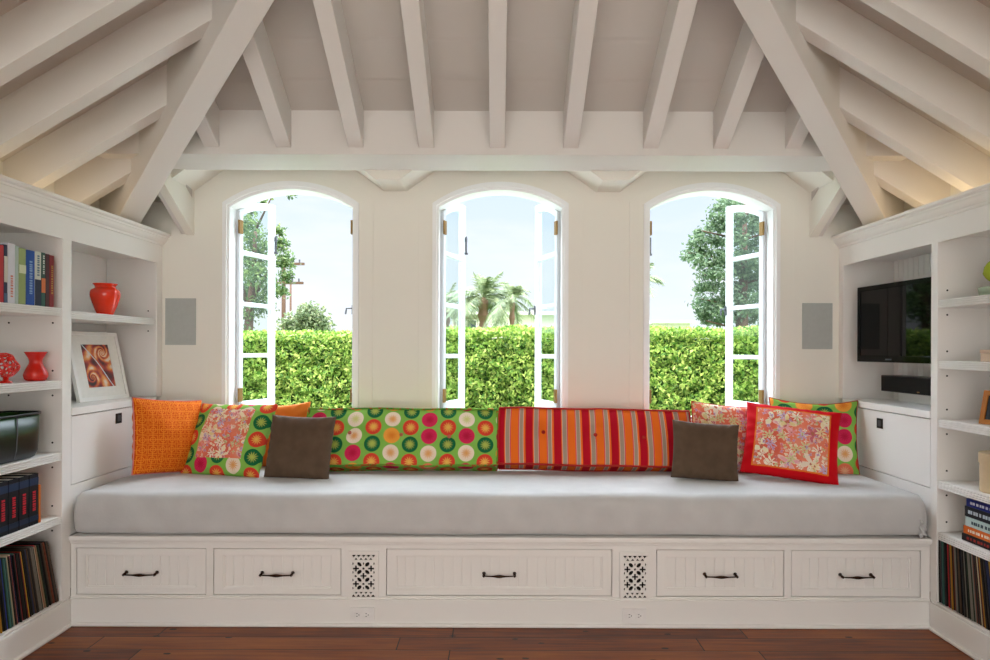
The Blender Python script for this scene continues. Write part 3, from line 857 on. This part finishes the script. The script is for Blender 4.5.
for y, w, c, lb in ((2.735, .058, '#070B14', 'first'), (2.797, .058, '#070A12', 'second'), (2.859, .058, '#060910', 'third'), (2.921, .058, '#05080E', 'fourth')):
    book(w, .225, .2, c, (-2.045, y+.045, .536), (0, 0, PI/2), 'thick navy-black volume with red spine lettering, %s in a row of four towards the bench' % lb, 'navy volumes on the fourth left shelf', ((.78, .92, '#1A3050'), (.08, .18, '#14243C')), (.28, .66, '#C82030'))
book(.012, .17, .2, '#C86A28', (-2.045, 3.005, .536), (0, 0, PI/2), 'thin orange-brown booklet at the bench end of the navy volumes', None)
# red vases
def lathed(name, prof, mat, loc, label, cat, n=40):
    o = MB().lathe(prof, n).build(name, mat, smooth=True); o.location = loc; tag(o, label, cat)
    return o
M['redglaze'] = plain('red_glaze', '#F83208', .08, Coat_Weight=.6, Specular_IOR_Level=.5)
M['redglaze2'] = plain('deep_red_glaze', '#E01404', .1, Coat_Weight=.6, Specular_IOR_Level=.5)
def spl(ctrl, n=6):
    out = []
    for i in range(len(ctrl)-1):
        p0 = ctrl[max(i-1, 0)]; p1 = ctrl[i]; p2 = ctrl[i+1]; p3 = ctrl[min(i+2, len(ctrl)-1)]
        for k in range(n):
            t = k/n
            out.append(tuple(.5*((2*p1[j])+(-p0[j]+p2[j])*t+(2*p0[j]-5*p1[j]+4*p2[j]-p3[j])*t*t+(-p0[j]+3*p1[j]-3*p2[j]+p3[j])*t**3) for j in (0, 1)))
    out.append(ctrl[-1]); return out
lathed('vase', spl([(.036, 0), (.045, .008), (.0495, .030), (.040, .055), (.028, .080), (.029, .100), (.040, .120), (.047, .132)])+[(.043, .132), (.026, .1), (.024, .08), (.030, .05), (.001, .02)], 'redglaze2', (-2.115, 3.08, 1.166), 'small waisted red vase on the second left shelf beside the knotted ornament', 'vase')
lathed('vase', spl([(.036, 0), (.040, .006), (.058, .05), (.074, .105), (.070, .135), (.052, .150), (.051, .158), (.060, .168), (.061, .172)])+[(.056, .172), (.046, .158), (.06, .13), (.05, .05), (.001, .02)], 'redglaze', (-2.14, 3.665, 1.495), 'round orange-red vase on the shelf above the framed picture', 'vase')
# knotted red ornament
def coral():
    bm = bmesh.new(); bmesh.ops.create_icosphere(bm, subdivisions=2, radius=.05)
    for v in bm.verts:
        v.co += Vector((noise.noise(v.co*40), noise.noise(v.co*40+Vector((5, 0, 0))), noise.noise(v.co*40+Vector((0, 7, 0)))))*.014
        v.co.z *= 1.05
    bmesh.ops.dissolve_verts(bm, verts=[v for i, v in enumerate(bm.verts) if i % 9 == 0 and len(v.link_edges) == 6])
    me = bpy.data.meshes.new('lattice'); bm.to_mesh(me); bm.free()
    r = empty('knotted_ornament', (-2.11, 2.885, 1.166), label='red knotted openwork ornament on the second left shelf, at the picture edge', cat='ornament')
    o = bpy.data.objects.new('openwork_ball', me); C.objects.link(o); o.parent = r; o.location = (0, 0, .075)
    me.materials.append(M['redglaze2'])
    w = o.modifiers.new('w', 'WIREFRAME'); w.thickness = .0095; w.use_even_offset = False
    s = o.modifiers.new('s', 'SUBSURF'); s.levels = s.render_levels = 2
    m = MB().lathe([(.001, 0), (.026, 0), (.026, .004), (.012, .010), (.010, .028), (.001, .03)], 20)
    m.build('foot', 'redglaze2', r, smooth=True)
coral()
# dark green bin
def green_mat():
    t = NT('dark_green_lacquer'); co = t.coords(); x, y, z = t.sep(co)
    n = t.noise(t.comb(x*3.0, y*3.0, z*25.0), 4, 4)
    c = t.ramp(z*4.0+n*.25, [(.1, '#060D18'), (.45, '#081C16'), (.8, '#183C12'), (1, '#2A5616')])
    return t.fin(c, .3)
M['greenbin'] = green_mat()
def bin_():
    r = empty('storage_bin', (-2.135, 2.825, .831), label='dark green oblong bin with rounded corners on the third left shelf', cat='bin')
    m = MB(); rings = []
    n = 40
    for z, sx, sy in ((0, .07, .185), (.006, .08, .198), (.03, .088, .208), (.10, .091, .212), (.195, .092, .214), (.195, .087, .209), (.03, .082, .202), (.01, .06, .18)):
        rings.append([(sx*math.copysign(abs(math.cos(2*PI*k/n))**.35, math.cos(2*PI*k/n)), sy*math.copysign(abs(math.sin(2*PI*k/n))**.35, math.sin(2*PI*k/n)), z) for k in range(n)])
    vs = [p for q in rings for p in q]; fs = []
    for i in range(len(rings)-1):
        for k in range(n): fs.append((i*n+k, i*n+(k+1) % n, (i+1)*n+(k+1) % n, (i+1)*n+k))
    fs += [tuple(range(n))[::-1], tuple(range(7*n, 8*n))]
    m.add(vs, fs); m.build('body', 'greenbin', r, smooth=True)
    rim = [(.093*math.copysign(abs(math.cos(2*PI*k/n))**.35, math.cos(2*PI*k/n)), .215*math.copysign(abs(math.sin(2*PI*k/n))**.35, math.sin(2*PI*k/n)), .196) for k in range(n+1)]
    MB().tube(rim, .006, 8, cap=False).build('rim', 'black', r, smooth=True)['label'] = 'black rim'
    MB().tube([(.083, .03, .006), (.0905, .035, .05), (.094, .035, .12), (.095, .033, .192)], .0022, 6).build('seam', 'iron', r)['label'] = 'grey vertical seam'
bin_()
# leaning picture
def pic_mat():
    t = NT('fractal_print'); u0, v0, w0 = t.sep(t.coords())
    u = u0; v = w0
    dx = u+.055; dy = v-.13
    r = (dx*dx+dy*dy).f('SQRT'); an = dy.f('ARCTAN2', dx)
    sp = (r.f('LOGARITHM', 2.718)*7.0+an*2.0).f('SINE')
    dx2 = u-.05; dy2 = v-.27
    r2 = (dx2*dx2+dy2*dy2).f('SQRT'); an2 = dy2.f('ARCTAN2', dx2)
    sp2 = (r2.f('LOGARITHM', 2.718)*9.0-an2*3.0).f('SINE')
    n = t.noise(t.comb(u, v), 16, 5, .6)
    k = sp*.22+sp2*.2+n*.9
    c = t.ramp(k, [(.05, '#3A2A30'), (.28, '#8E2F2C'), (.42, '#BF4A3A'), (.55, '#D9803F'), (.68, '#E9A35C'), (.84, '#E8D8C8')])
    d = (u*1.3+v-.205+ (v*22.0).f('SINE')*.01).f('ABSOLUTE')
    c = t.mix(d.lt(.005), c, '#CFE0E4')
    return t.fin(c, .3)
M['fractal'] = pic_mat()
M['mat'] = plain('cream_mat', '#F3F1EA', .6)
def picture():
    a = Vector((-2.19, 3.53)); b = Vector((-2.135, 3.905)); ctr = (a+b)/2; w = (b-a).length
    yaw = math.atan2(b.y-a.y, b.x-a.x)
    r = empty('framed_picture', (ctr.x, ctr.y, 1.031), yaw, label='white framed red and orange abstract picture leaning in the left niche', cat='picture')
    H = .385
    r.rotation_euler = (math.radians(-13), 0, yaw)
    plate([rect(-w/2, w/2, 0, H), rect(-w/2+.022, w/2-.022, .022, H-.022)], .022, 0).build('frame', 'white', r, bevel=.002)
    plate([rect(-w/2+.02, w/2-.02, .02, H-.02), rect(-.100, .105, .075, .315)], .003, .005).build('mat_board', 'mat', r)
    MB().box(-.11, .115, .009, .011, .065, .325).build('print', 'fractal', r)
    MB().box(-w/2+.01, w/2-.01, .013, .02, .01, H-.01).build('backing', 'tan', r)
picture()
# wall speakers
for px0, px1, y0, y1, lb in ((165.5, 196, 299.5, 346, 'left'), (802, 832, 302, 348, 'right')):
    a = at(px0, y1, D2); b = at(px1, y0, D2)
    r = empty('wall_speaker', ((a.x+b.x)/2, D2, a.z), label='flat grey in-wall speaker grille %s of the windows' % lb, cat='speaker', group='grey speaker grilles in the back wall')
    w = b.x-a.x; h = b.z-a.z
    plate([rect(-w/2, w/2, 0, h), rect(-w/2+.006, w/2-.006, .006, h-.006)], .004, -.005).build('frame', 'speaker', r)
    MB().box(-w/2+.005, w/2-.005, -.004, -.001, .005, h-.005).build('grille', 'speaker', r)
# television
def tvset():
    M['screen'] = plain('tv_screen', '#010102', .03, Specular_IOR_Level=.2)
    M['gloss'] = plain('tv_bezel', '#030303', .1, Specular_IOR_Level=.12)
    far = Vector((2.095, 3.92)); near = Vector((2.150, 3.212)); c = (far+near)/2; w = (far-near).length
    yaw = math.atan2(near.y-far.y, near.x-far.x)
    r = empty('television', (c.x, c.y, 1.254), yaw, label='black flat-screen television mounted in the right bookcase niche', cat='television')
    H = .43
    plate([rect(-w/2, w/2, 0, H), rect(-w/2+.028, w/2-.028, .036, H-.026)], .02, -.004).build('bezel', 'gloss', r, bevel=.003)
    MB().box(-w/2+.02, w/2-.02, .0, .006, .03, H-.02).build('screen', 'screen', r)
    MB().box(-w/2+.01, w/2-.01, .016, .045, .01, H-.01).build('housing', 'black', r, bevel=.008)
    MB().box(-.16, .16, .04, .07, .12, .34).build('mount', 'black', r)
    MB().box(-.10, -.05, -.006, -.0035, .012, .020).build('badge', 'iron', r)['label'] = 'small silver badge'
    s = empty('center_speaker', (2.27, 3.66, 1.085), label='long black centre speaker below the television', cat='speaker')
    MB().box(-.045, .07, -.25, .25, 0, .092).build('cabinet', 'black', s, bevel=.004)
    MB().box(-.052, -.044, -.235, .235, .006, .086).build('grille', 'hole', s, bevel=.002)
    MB().box(-.054, -.0515, -.12, -.10, .010, .016).build('badge', 'brass', s)['label'] = 'tiny gold badge'
    MB().box(.03, .055, -.2, .2, -.054, 0).build('bracket', 'white', s)
tvset()
# right shelf things
def sphere_pts(): pass
def moss():
    bm = bmesh.new(); bmesh.ops.create_icosphere(bm, subdivisions=4, radius=.052)
    for v in bm.verts: v.co *= 1+.06*noise.noise(v.co*90)+.04*noise.noise(v.co*200)
    me = bpy.data.meshes.new('moss_ball'); bm.to_mesh(me); bm.free(); me.shade_smooth()
    M['moss'] = plain('moss', '#A8B83A', .95); me.materials.append(M['moss'])
    o = bpy.data.objects.new('moss_ball', me); C.objects.link(o); o.location = (2.165, 2.915, 1.557+.052+.055)
    tag(o, 'yellow-green moss ball in the bowl on the top right shelf', 'moss ball')
    M['celadon'] = plain('celadon_glass', '#A9B8A0', .25)
    p = [(.001, 0), (.052, 0), (.058, .004), (.062, .034), (.060, .038), (.054, .036), (.050, .010), (.001, .008)]
    o = MB().lathe(p, 32).build('bowl', 'celadon', smooth=True); o.location = (2.155, 2.905, 1.557); o.scale = (1, 1.35, 1)
    tag(o, 'pale grey-green bowl under the moss ball on the top right shelf', 'bowl')
moss()
M['pinkwood'] = plain('pale_pink_wood', '#D9BFA8', .6)
r = empty('small_box', (2.16, 2.885, 1.271), label='pale pinkish wooden box on the second right shelf', cat='box')
MB().box(-.06, .06, -.10, .045, 0, .036).build('body', 'pinkwood', r, bevel=.002)
MB().box(-.062, .062, -.102, .047, .037, .052).build('lid', 'pinkwood', r, bevel=.002)
M['oak'] = plain('orange_oak', '#B5722E', .45)
r = empty('photo_frame', (2.14, 2.865, .998), math.radians(-68), label='orange-brown wooden photo frame on the third right shelf', cat='photo frame')
r.rotation_euler = (math.radians(-12), 0, math.radians(-75))
plate([rect(-.10, .10, 0, .15), rect(-.078, .078, .022, .128)], .016, 0).build('frame', 'oak', r, bevel=.002)
M['photo'] = plain('dark_photo', '#20262C', .2)
MB().box(-.08, .08, .006, .012, .02, .13).build('photo', 'photo', r)
MB().box(-.085, .085, .012, .016, .012, .138).build('backing', 'hole', r)
M['kraft'] = plain('kraft_board', '#D3BB97', .7)
r = empty('hat_box', (2.17, 2.88, .711), label='round beige lidded hat box on the fourth right shelf', cat='box')
a = MB().lathe([(.001, 0), (.088, 0), (.088, .135), (.001, .135)], 48); a.v = [(x, y*1.0, z) for x, y, z in a.v]; a.build('body', 'kraft', r)
MB().lathe([(.001, .168), (.090, .168), (.092, .166), (.092, .124), (.0895, .124), (.0895, .136), (.001, .137)], 48).build('lid', 'kraft', r)
# stacked books
stk = [(.032, '#1C1416', '#A02820', 'black and red book at the bottom of the stack on the low right shelf'),
       (.034, '#D8681E', '#F0E0C8', 'orange book, second from the bottom of the right stack'),
       (.040, '#B9CFCB', '#3C5058', 'pale teal book, third from the bottom of the right stack'),
       (.046, '#14161C', '#B8C4CC', 'black book with pale picture strip, second from the top of the right stack'),
       (.034, '#16247C', '#D8DCF0', 'blue book on top of the stack on the low right shelf')]
z = .4715
for i, (th, c, c2, lb) in enumerate(stk):
    y1 = 3.02-(.0, .005, .012, .002, .006)[i]; L = .29
    r = empty('book', (2.085+.004*i, y1-L/2, z), 0, label=lb, cat='book', group='books stacked flat on the low right shelf')
    MB().box(0, .2, -L/2, L/2, 0, .003).box(0, .2, -L/2, L/2, th-.003, th).box(-.002, .003, -L/2, L/2, 0, th).build('cover', bmat(c), r, bevel=.0012)
    MB().box(.003, .194, -L/2+.004, L/2-.004, .003, th-.003).build('pages', 'paper', r)
    m = MB(); q = -L/2+.03; rs = random.Random(i)
    while q < L/2-.03:
        k = rs.uniform(.006, .014); m.box(-.0035, -.0018, q, q+k, th*.35, th*.68); q += k+rs.uniform(.003, .012)
    m.build('lettering', bmat(c2), r)['label'] = 'small lettering blocks along the spine'
    z += th+.0003
# records
COLS = [('black', '#15120F'), ('dark green', '#1C2E22'), ('tan', '#9A8262'), ('cream', '#B8A98A'), ('dark red', '#8A2224'), ('brown', '#54402E'), ('teal', '#3E6A60'), ('navy', '#20284A'), ('grey', '#7A7468'), ('ochre', '#A8781E'), ('black', '#0F0E0E'), ('charcoal', '#2A2724'), ('rust', '#7A3A22'), ('dark brown', '#30221A'), ('black', '#12100E'), ('black', '#0C0B0A'), ('charcoal', '#1E1C1A')]
RM = [plain('sleeve_%d' % i, c, .6) for i, (n, c) in enumerate(COLS)]
M['yel'] = plain('sleeve_yellow', '#D8A820', .6); M['red_s'] = plain('sleeve_red', '#B01E26', .6); M['blue_s'] = plain('sleeve_blue', '#2C3CA8', .6)
def record_row(sd, y_end, y_lo, lean_end, lean_lo, tdir, special):
    rs = random.Random(11+sd); xf = XL if sd < 0 else XR
    side = 'left' if sd < 0 else 'right'
    y = y_end; i = 0
    bases = []
    while y > y_lo and i < 95:
        w = rs.uniform(.0042, .0098); f = (y_end-y)/(y_end-y_lo)
        ang = lean_end+(lean_lo-lean_end)*f
        H = .312-rs.uniform(0, .006)
        k = rs.randrange(len(COLS)); cn, mt = COLS[k][0], RM[k]
        if i in special: cn, mt = special[i]
        m = MB().box(-.0, .305, -w/2+.0006, w/2-.0006, 0, H)
        m.v = [(-sd*-1*x if False else sd*x, yy, zz) for x, yy, zz in m.v]
        o = m.build('record_sleeve', mt, bevel=.0008)
        o.location = (xf+sd*(rs.uniform(.006, .016)), y-w/2, .141)
        o.rotation_euler = (math.radians(tdir*ang), 0, 0)
        n_ = i+1
        suf = 'th' if 10 <= n_ % 100 <= 20 else {1: 'st', 2: 'nd', 3: 'rd'}.get(n_ % 10, 'th')
        tag(o, 'record sleeve with %s spine on the %s bottom shelf, %d%s from the bench end' % (cn, side, n_, suf), 'record', 'record sleeves on the %s bottom shelf' % side)
        bases.append(o); y -= w/math.cos(math.radians(ang))+.0002; i += 1
record_row(-1, 3.132, 2.62, 15, 4, 1, {12: ('red', M['red_s']), 26: ('bright yellow', M['yel']), 44: ('blue', M['blue_s']), 52: ('red', M['red_s'])})
record_row(1, 3.150, 2.62, 1.5, 13, -1, {9: ('red', M['red_s']), 22: ('yellow', M['yel']), 30: ('red', M['red_s'])})

# ------------------------------------------------------------ outside
def leafball(mb, c, rad, n, size, rs, flat=1.0, shell=.55):
    for _ in range(n):
        p = Vector((rs.gauss(0, .55), rs.gauss(0, .55), rs.gauss(0, .55)))
        q = Vector((c[0]+p.x*rad[0], c[1]+p.y*rad[1], c[2]+p.z*rad[2]))
        leaf(mb, q, size*rs.uniform(.6, 1.3), rs)
def leaf(mb, q, s, rs):
    a = Vector((rs.gauss(0, 1), rs.gauss(0, 1), rs.gauss(0, 1))).normalized()
    b = a.cross(Vector((rs.gauss(0, 1), rs.gauss(0, 1), rs.gauss(0, 1)))).normalized()
    k = a.cross(b)*s*.18
    mb.add([q-a*s*.5, q+b*s*.28+k, q+a*s*.5, q-b*s*.28+k], [(0, 1, 2, 3)])
def hedge():
    rs = random.Random(3)
    r = empty('hedge', (0, 6.9, -.12), label='tall clipped green hedge running behind all three windows', cat='hedge')
    m = MB()
    HY = 6.45
    n = 60000
    for _ in range(n):
        x = rs.uniform(-4.6, 4.6); z = rs.uniform(.2, 1.52)
        d = noise.noise(Vector((x*1.6, z*1.8, 0)))*.10+noise.noise(Vector((x*7, z*8, 3)))*.16
        y = HY+d+rs.uniform(-.03, .10)
        lim = 1.50+.03*noise.noise(Vector((x*3, 0, 9)))+(-.045 if x < -1.2 else 0)
        if z > lim: continue
        leaf(m, Vector((x, y, z+.12)), rs.uniform(.03, .062), rs)
    for _ in range(26000):
        x = rs.uniform(-4.6, 4.6); y = rs.uniform(HY-.05, HY+1.0)
        leaf(m, Vector((x, y, .12+1.49+.035*noise.noise(Vector((x*3, y*2, 9)))+rs.uniform(-.04, .045)+(-.045 if x < -1.2 else 0))), rs.uniform(.03, .06), rs)
    m.v = [(x, y-6.9, z) for x, y, z in m.v]
    me = bpy.data.meshes.new('leaves'); me.from_pydata(m.v, [], m.f); me.materials.append(M['hedge'])
    o = bpy.data.objects.new('leaves', me); C.objects.link(o); o.parent = r
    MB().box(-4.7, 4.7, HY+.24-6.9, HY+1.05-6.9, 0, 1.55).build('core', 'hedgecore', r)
hedge()
def foliage(name, mb, mat, parent):
    me = bpy.data.meshes.new(name); me.from_pydata(mb.v, [], mb.f); me.materials.append(M[mat])
    o = bpy.data.objects.new(name, me); C.objects.link(o); o.parent = parent; return o
def tree(loc, blobs, trunk, mat, size, label, cat='tree', sprigs=(), seed=1, name='tree'):
    rs = random.Random(seed)
    r = empty(name, loc, label=label, cat=cat)
    m = MB()
    for c, rad, n in blobs: leafball(m, Vector(c)-Vector(loc), rad, n, size, rs, shell=.0)
    foliage('foliage', m, mat, r)
    t = MB()
    for pts, rads in trunk: t.tube([Vector(p)-Vector(loc) for p in pts], rads, 8)
    t.build('trunk', 'bark', r, smooth=True)
    return r
# broad-leaved tree seen through the left window
bl = []
rs = random.Random(21)
for px, py, rp, n in ((246, 225, 10, 260), (252, 240, 14, 420), (262, 255, 13, 420), (244, 262, 14, 420), (256, 275, 12, 360), (270, 290, 10, 300), (246, 292, 12, 360), (262, 305, 12, 300), (245, 315, 12, 300), (281, 245, 7, 200), (284, 262, 8, 260), (286, 277, 6, 160), (279, 232, 5, 110), (282, 292, 5, 100), (250, 212, 6, 110), (262, 203, 4, 60), (290, 192.5, 5, 45), (298, 192, 3.5, 36), (281, 191, 3, 14), (268, 196, 4, 30), (230, 240, 14, 300), (228, 280, 14, 300)):
    Y = 10+rs.uniform(-.5, .5); c = at(px, py, Y); k = Y/F
    bl.append((tuple(c), (rp*k, rp*k*1.1, rp*k*.9), n))
T0 = (-3.75, 10, -.12)
tree(T0, bl, [([T0, (-3.72, 10, 1.5), (-3.66, 10.0, 2.2), (-3.6, 10, 3.2)], [.09, .075, .05, .02]), ([(-3.68, 10, 2.0), (-3.35, 10, 2.6), (-3.25, 10, 3.0)], [.03, .02, .008]), ([(-3.6, 10, 3.1), (-3.35, 10, 3.62), (-3.0, 10, 3.68)], [.02, .008, .004]), ([(-3.7, 10, 1.8), (-3.85, 10, 2.5), (-3.9, 10, 3.1)], [.03, .02, .008])],
     'tree', .065, 'leafy tree with open branches behind the left window sash', seed=4)
# shrubs above the hedge, left window
bl = []
for px, py, rp, n in ((300, 325, 12, 420), (312, 318, 10, 420), (322, 326, 9, 260), (288, 328, 9, 260), (306, 314, 8, 200)):
    c = at(px, py, 16); k = 16/F; bl.append((tuple(c), (rp*k, rp*k, rp*k), n))
tree((-4.4, 16, -.12), bl, [([(-4.4, 16, -.12), (-4.4, 16, 1.9)], [.07, .04])], 'palm', .12, 'rounded pale shrub showing above the hedge in the left window', 'shrub', seed=9, name='shrub')
bl = []
for px, py, rp, n in ((500, 330, 6, 120), (494, 331, 5, 90), (478, 332, 5, 70), (520, 331, 5, 70)):
    c = at(px, py, 14); k = 14/F; bl.append((tuple(c), (rp*k, rp*k, rp*k*.7), n))
tree((0, 14, -.12), bl, [([(0, 14, -.12), (0, 14, 1.6)], [.05, .03])], 'palm', .09, 'low pale shrub just above the hedge in the middle window', 'shrub', seed=10, name='shrub')
# conifer in the right window
bl = []
rs = random.Random(5)
outl = [(196, 723, 760), (206, 716, 768), (218, 708, 774), (230, 697, 776), (242, 688, 778), (252, 684, 778), (262, 693, 778), (274, 700, 780), (286, 698, 780), (298, 697, 782), (310, 696, 784), (320, 702, 784)]
for y, xa, xb in outl:
    x = xa+5
    while x < xb-2:
        Y = 22+rs.uniform(-1.2, 1.2); c = at(x+rs.uniform(-2, 2), y+rs.uniform(-3, 3), Y); k = Y/F; rp = rs.uniform(6, 9)
        bl.append((tuple(c), (rp*k, rp*k*1.3, rp*k*.75), 130)); x += rp*1.35
c0 = at(742, 350, 22)
brs = [([(c0.x, 22, -.12), (c0.x, 22, 2.5), (c0.x+.1, 22, 6.2)], [.28, .2, .04])]
for y, xa, xb in outl[1::2]:
    e = at(xa+4, y, 22); e2 = at(xb-4, y, 22)
    brs.append(([(c0.x, 22, e.z-.3), tuple(e)], [.05, .015])); brs.append(([(c0.x, 22, e.z-.3), tuple(e2)], [.05, .015]))
tree((c0.x, 22, -.12), bl, brs, 'pine', .15, 'tall full grey-green conifer behind the right window', seed=6)
# palms
def palm(px, ypx, Y, L, nf, trunkr, label, seed, droop=1.0, topw=1.0):
    rs = random.Random(seed)
    c = at(px, ypx, Y)
    r = empty('palm_tree', (c.x, Y, -.12), label=label, cat='palm tree')
    H = c.z+.12
    n = 14
    MB().tube([(0, 0, H*i/n) for i in range(n+1)], [trunkr*(.85+.25*(i % 2))*(1.25 if i > n-4 else 1) for i in range(n+1)], 10).build('trunk', 'palmbark', r)
    for f in range(nf):
        az = 2*PI*f/nf*2.4+rs.uniform(-.2, .2); el = math.radians(rs.uniform(-15, 78)); ln = L*rs.uniform(.8, 1.1)
        m = MB(); pts = []
        for i in range(13):
            t = i/12
            hx_ = ln*t*math.cos(el)*(1-.12*t); z = ln*t*math.sin(el)-droop*ln*.75*t*t*(.5+.5*math.cos(el))
            pts.append(Vector((hx_*math.cos(az), hx_*math.sin(az), H+z)))
        m.tube(pts, [.03*ln/1.6*(1-.85*i/12) for i in range(13)], 4)
        sd_ = Vector((-math.sin(az), math.cos(az), 0))
        for i in range(2, 13):
            for sub in (0, .33, .66):
                if i == 12 and sub: continue
                p = pts[i].lerp(pts[min(i+1, 12)], sub); d = (pts[i]-pts[i-1]).normalized(); t = (i+sub)/12
                ll = ln*.30*math.sin(PI*min(1, t*.85+.12))
                for s in (-1, 1):
                    tip = p+sd_*s*ll*.8+d*ll*.55+Vector((0, 0, -ll*.35*rs.uniform(.4, 1.5)))
                    wv = d*ln*.014
                    m.add([p-wv, p+wv, tip], [(0, 1, 2)])
        foliage('frond', m, 'palm', r)
palm(483, 298, 30, 2.2, 34, .19, 'larger palm tree with a stout trunk, left one in the middle window', 1, .7)
palm(512, 300, 27, 1.55, 28, .09, 'smaller slim-trunked palm tree, right one in the middle window', 2, 1.1)
palm(636, 284, 30, 1.9, 20, .15, 'palm tree whose drooping fronds reach into the left side of the right window', 3, .9)
palm(446, 305, 32, 2.2, 18, .15, 'palm tree seen through the left sash glass of the middle window', 5, .9)
# utility poles
def pole(px, Y, ytop, r_, arms, label):
    c = at(px, ytop, Y)
    r = empty('utility_pole', (c.x, Y, -.12), label=label, cat='utility pole', group='wooden utility poles')
    MB().tube([(0, 0, 0), (0, 0, c.z+.12)], [r_*1.2, r_], 10).build('pole', 'bark', r, smooth=True)
    for yp, xa, xb in arms:
        a = at(xa, yp, Y); b = at(xb, yp, Y)
        o = MB().box(a.x-c.x, b.x-c.x, -.16-r_, -r_, a.z+.12-.09, a.z+.12+.09).build('crossarm', 'bark', r)
        m = MB(); k = 5
        for i in range(k):
            x = a.x-c.x+(b.x-a.x)*(i+.3)/k; m.tube([(x, -.08-r_, a.z+.21), (x, -.08-r_, a.z+.45)], .06, 6)
        m.build('insulator', 'iron', o)
    return r
pole(283.5, 50, 258, .14, [(265, 270, 305), (284, 272, 304)], 'nearer thick wooden utility pole with two crossarms, in the left window')
pole(290.5, 62, 284, .09, [], 'thinner distant pole just right of the utility pole in the left window')
# houses
def house(xa, xb, Y, zroof, label, wins, tanband=True):
    w0 = (xa-VX)*Y/F; w1 = (xb-VX)*Y/F
    r = empty('house', ((w0+w1)/2, Y, -.12), label=label, cat='house')
    hw = (w1-w0)/2; H = zroof+.12
    MB().box(-hw, hw, 0, 8, 0, H-.2).build('wall', 'stucco', r)
    MB().box(-hw-.3, hw+.3, -.6, 8.3, H-.2, H).build('roof', 'stucco', r)
    if tanband: MB().box(-hw+.1, -hw+1.7, -.02, 0, H-1.05, H-.22).build('fascia', 'tan', r)
    for a, b, y0, y1 in wins:
        p = at(a, y1, Y); q = at(b, y0, Y); cx = (w0+w1)/2
        o = MB().box(p.x-cx, q.x-cx, -.06, -.01, p.z+.12, q.z+.12).build('window', 'stucco', r)
        n = 2
        m = MB()
        for i in range(n):
            s = (q.x-p.x)/n; m.box(p.x-cx+s*i+.08, p.x-cx+s*(i+1)-.08, -.08, -.055, p.z+.20, q.z+.04)
        m.build('pane', 'shadeglass', o)
house(452, 560, 45, 3.86, 'low white flat-roofed house behind the palms in the middle window', [(456, 477, 319.5, 331), (503, 509, 320, 336)])
house(655, 690, 55, 3.75, 'small white house roof above the hedge in the right window', [(664, 668, 322, 328)], False)

# ------------------------------------------------------------ light
def puck(x, y, name):
    r = empty('uplight', (x, y, 1.873), label=name, cat='lamp', group='warm uplights hidden on the bookcase tops')
    MB().lathe([(.001, 0), (.03, 0), (.032, .018), (.026, .02), (.001, .02)], 20).build('housing', 'iron', r)
    t = bpy.data.lights.new('uplight_lamp', 'POINT'); t.energy = .45 if x < 0 else .8; t.color = (1, .72, .42); t.shadow_soft_size = .02
    o = bpy.data.objects.new('uplight_lamp', t); C.objects.link(o); o.parent = r; o.location = (0, 0, .05)
for y, w_ in ((3.43, 'nearest the back wall'), (3.05, 'middle one'), (2.30, 'nearest the camera')):
    puck(-2.18, y, 'small round uplight on top of the left bookcase, '+w_)
    puck(2.22, y, 'small round uplight on top of the right bookcase, '+w_)

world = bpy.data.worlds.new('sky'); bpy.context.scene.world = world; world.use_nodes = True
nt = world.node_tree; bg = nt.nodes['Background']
W = NT.__new__(NT); W.t = nt; W.n = nt.nodes; W.l = nt.links
co = W.coords('Generated'); x, y, z = W.sep(co)
hz = W.math('MAXIMUM', z, 0.0)
skyc = W.ramp(hz, [(0, (.90, .95, 1.0, 1)), (.25, (.70, .84, 1.0, 1)), (.8, (.72, .83, .98, 1))])
cl = W.noise(W.comb(x*1.4, y*1.4, z*5.0), 2.0, 5, .55)
cloud = W.ramp(cl, [(.42, (0, 0, 0, 1)), (.62, (1, 1, 1, 1))])
skyc2 = W.mix(V(W, cloud)*.6, skyc, (.97, .98, 1.0, 1))

# added sky brightness, sunward behind camera and high in front, to light the room
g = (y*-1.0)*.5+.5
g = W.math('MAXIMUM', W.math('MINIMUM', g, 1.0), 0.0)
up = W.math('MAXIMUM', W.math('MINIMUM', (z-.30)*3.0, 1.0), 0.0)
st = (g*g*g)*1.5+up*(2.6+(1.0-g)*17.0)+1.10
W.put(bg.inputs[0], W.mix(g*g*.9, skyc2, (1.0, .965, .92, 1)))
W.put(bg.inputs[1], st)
sun = bpy.data.lights.new('sun', 'SUN'); sun.energy = 3.0; sun.angle = math.radians(1.0); sun.color = (1, .96, .88)
so = bpy.data.objects.new('sun', sun); C.objects.link(so)
d = Vector((.35, 1, -1.25)); so.rotation_euler = d.to_track_quat('-Z', 'Y').to_euler()

# ------------------------------------------------------------ camera
cam = bpy.data.cameras.new('camera'); cam.sensor_width = 36; cam.lens = F/990*36
cam.shift_x = -3/990; cam.shift_y = 20/990; cam.clip_end = 300; cam.clip_start = .05
co_ = bpy.data.objects.new('camera', cam); C.objects.link(co_); co_.location = (0, 0, EYE)
co_.rotation_euler = (PI/2, math.radians(-.2), 0)
sc = bpy.context.scene; sc.camera = co_
vs = sc.view_settings; vs.view_transform = 'Standard'; vs.look = 'None'; vs.gamma = 1; vs.use_curve_mapping = False; vs.exposure = 0.0
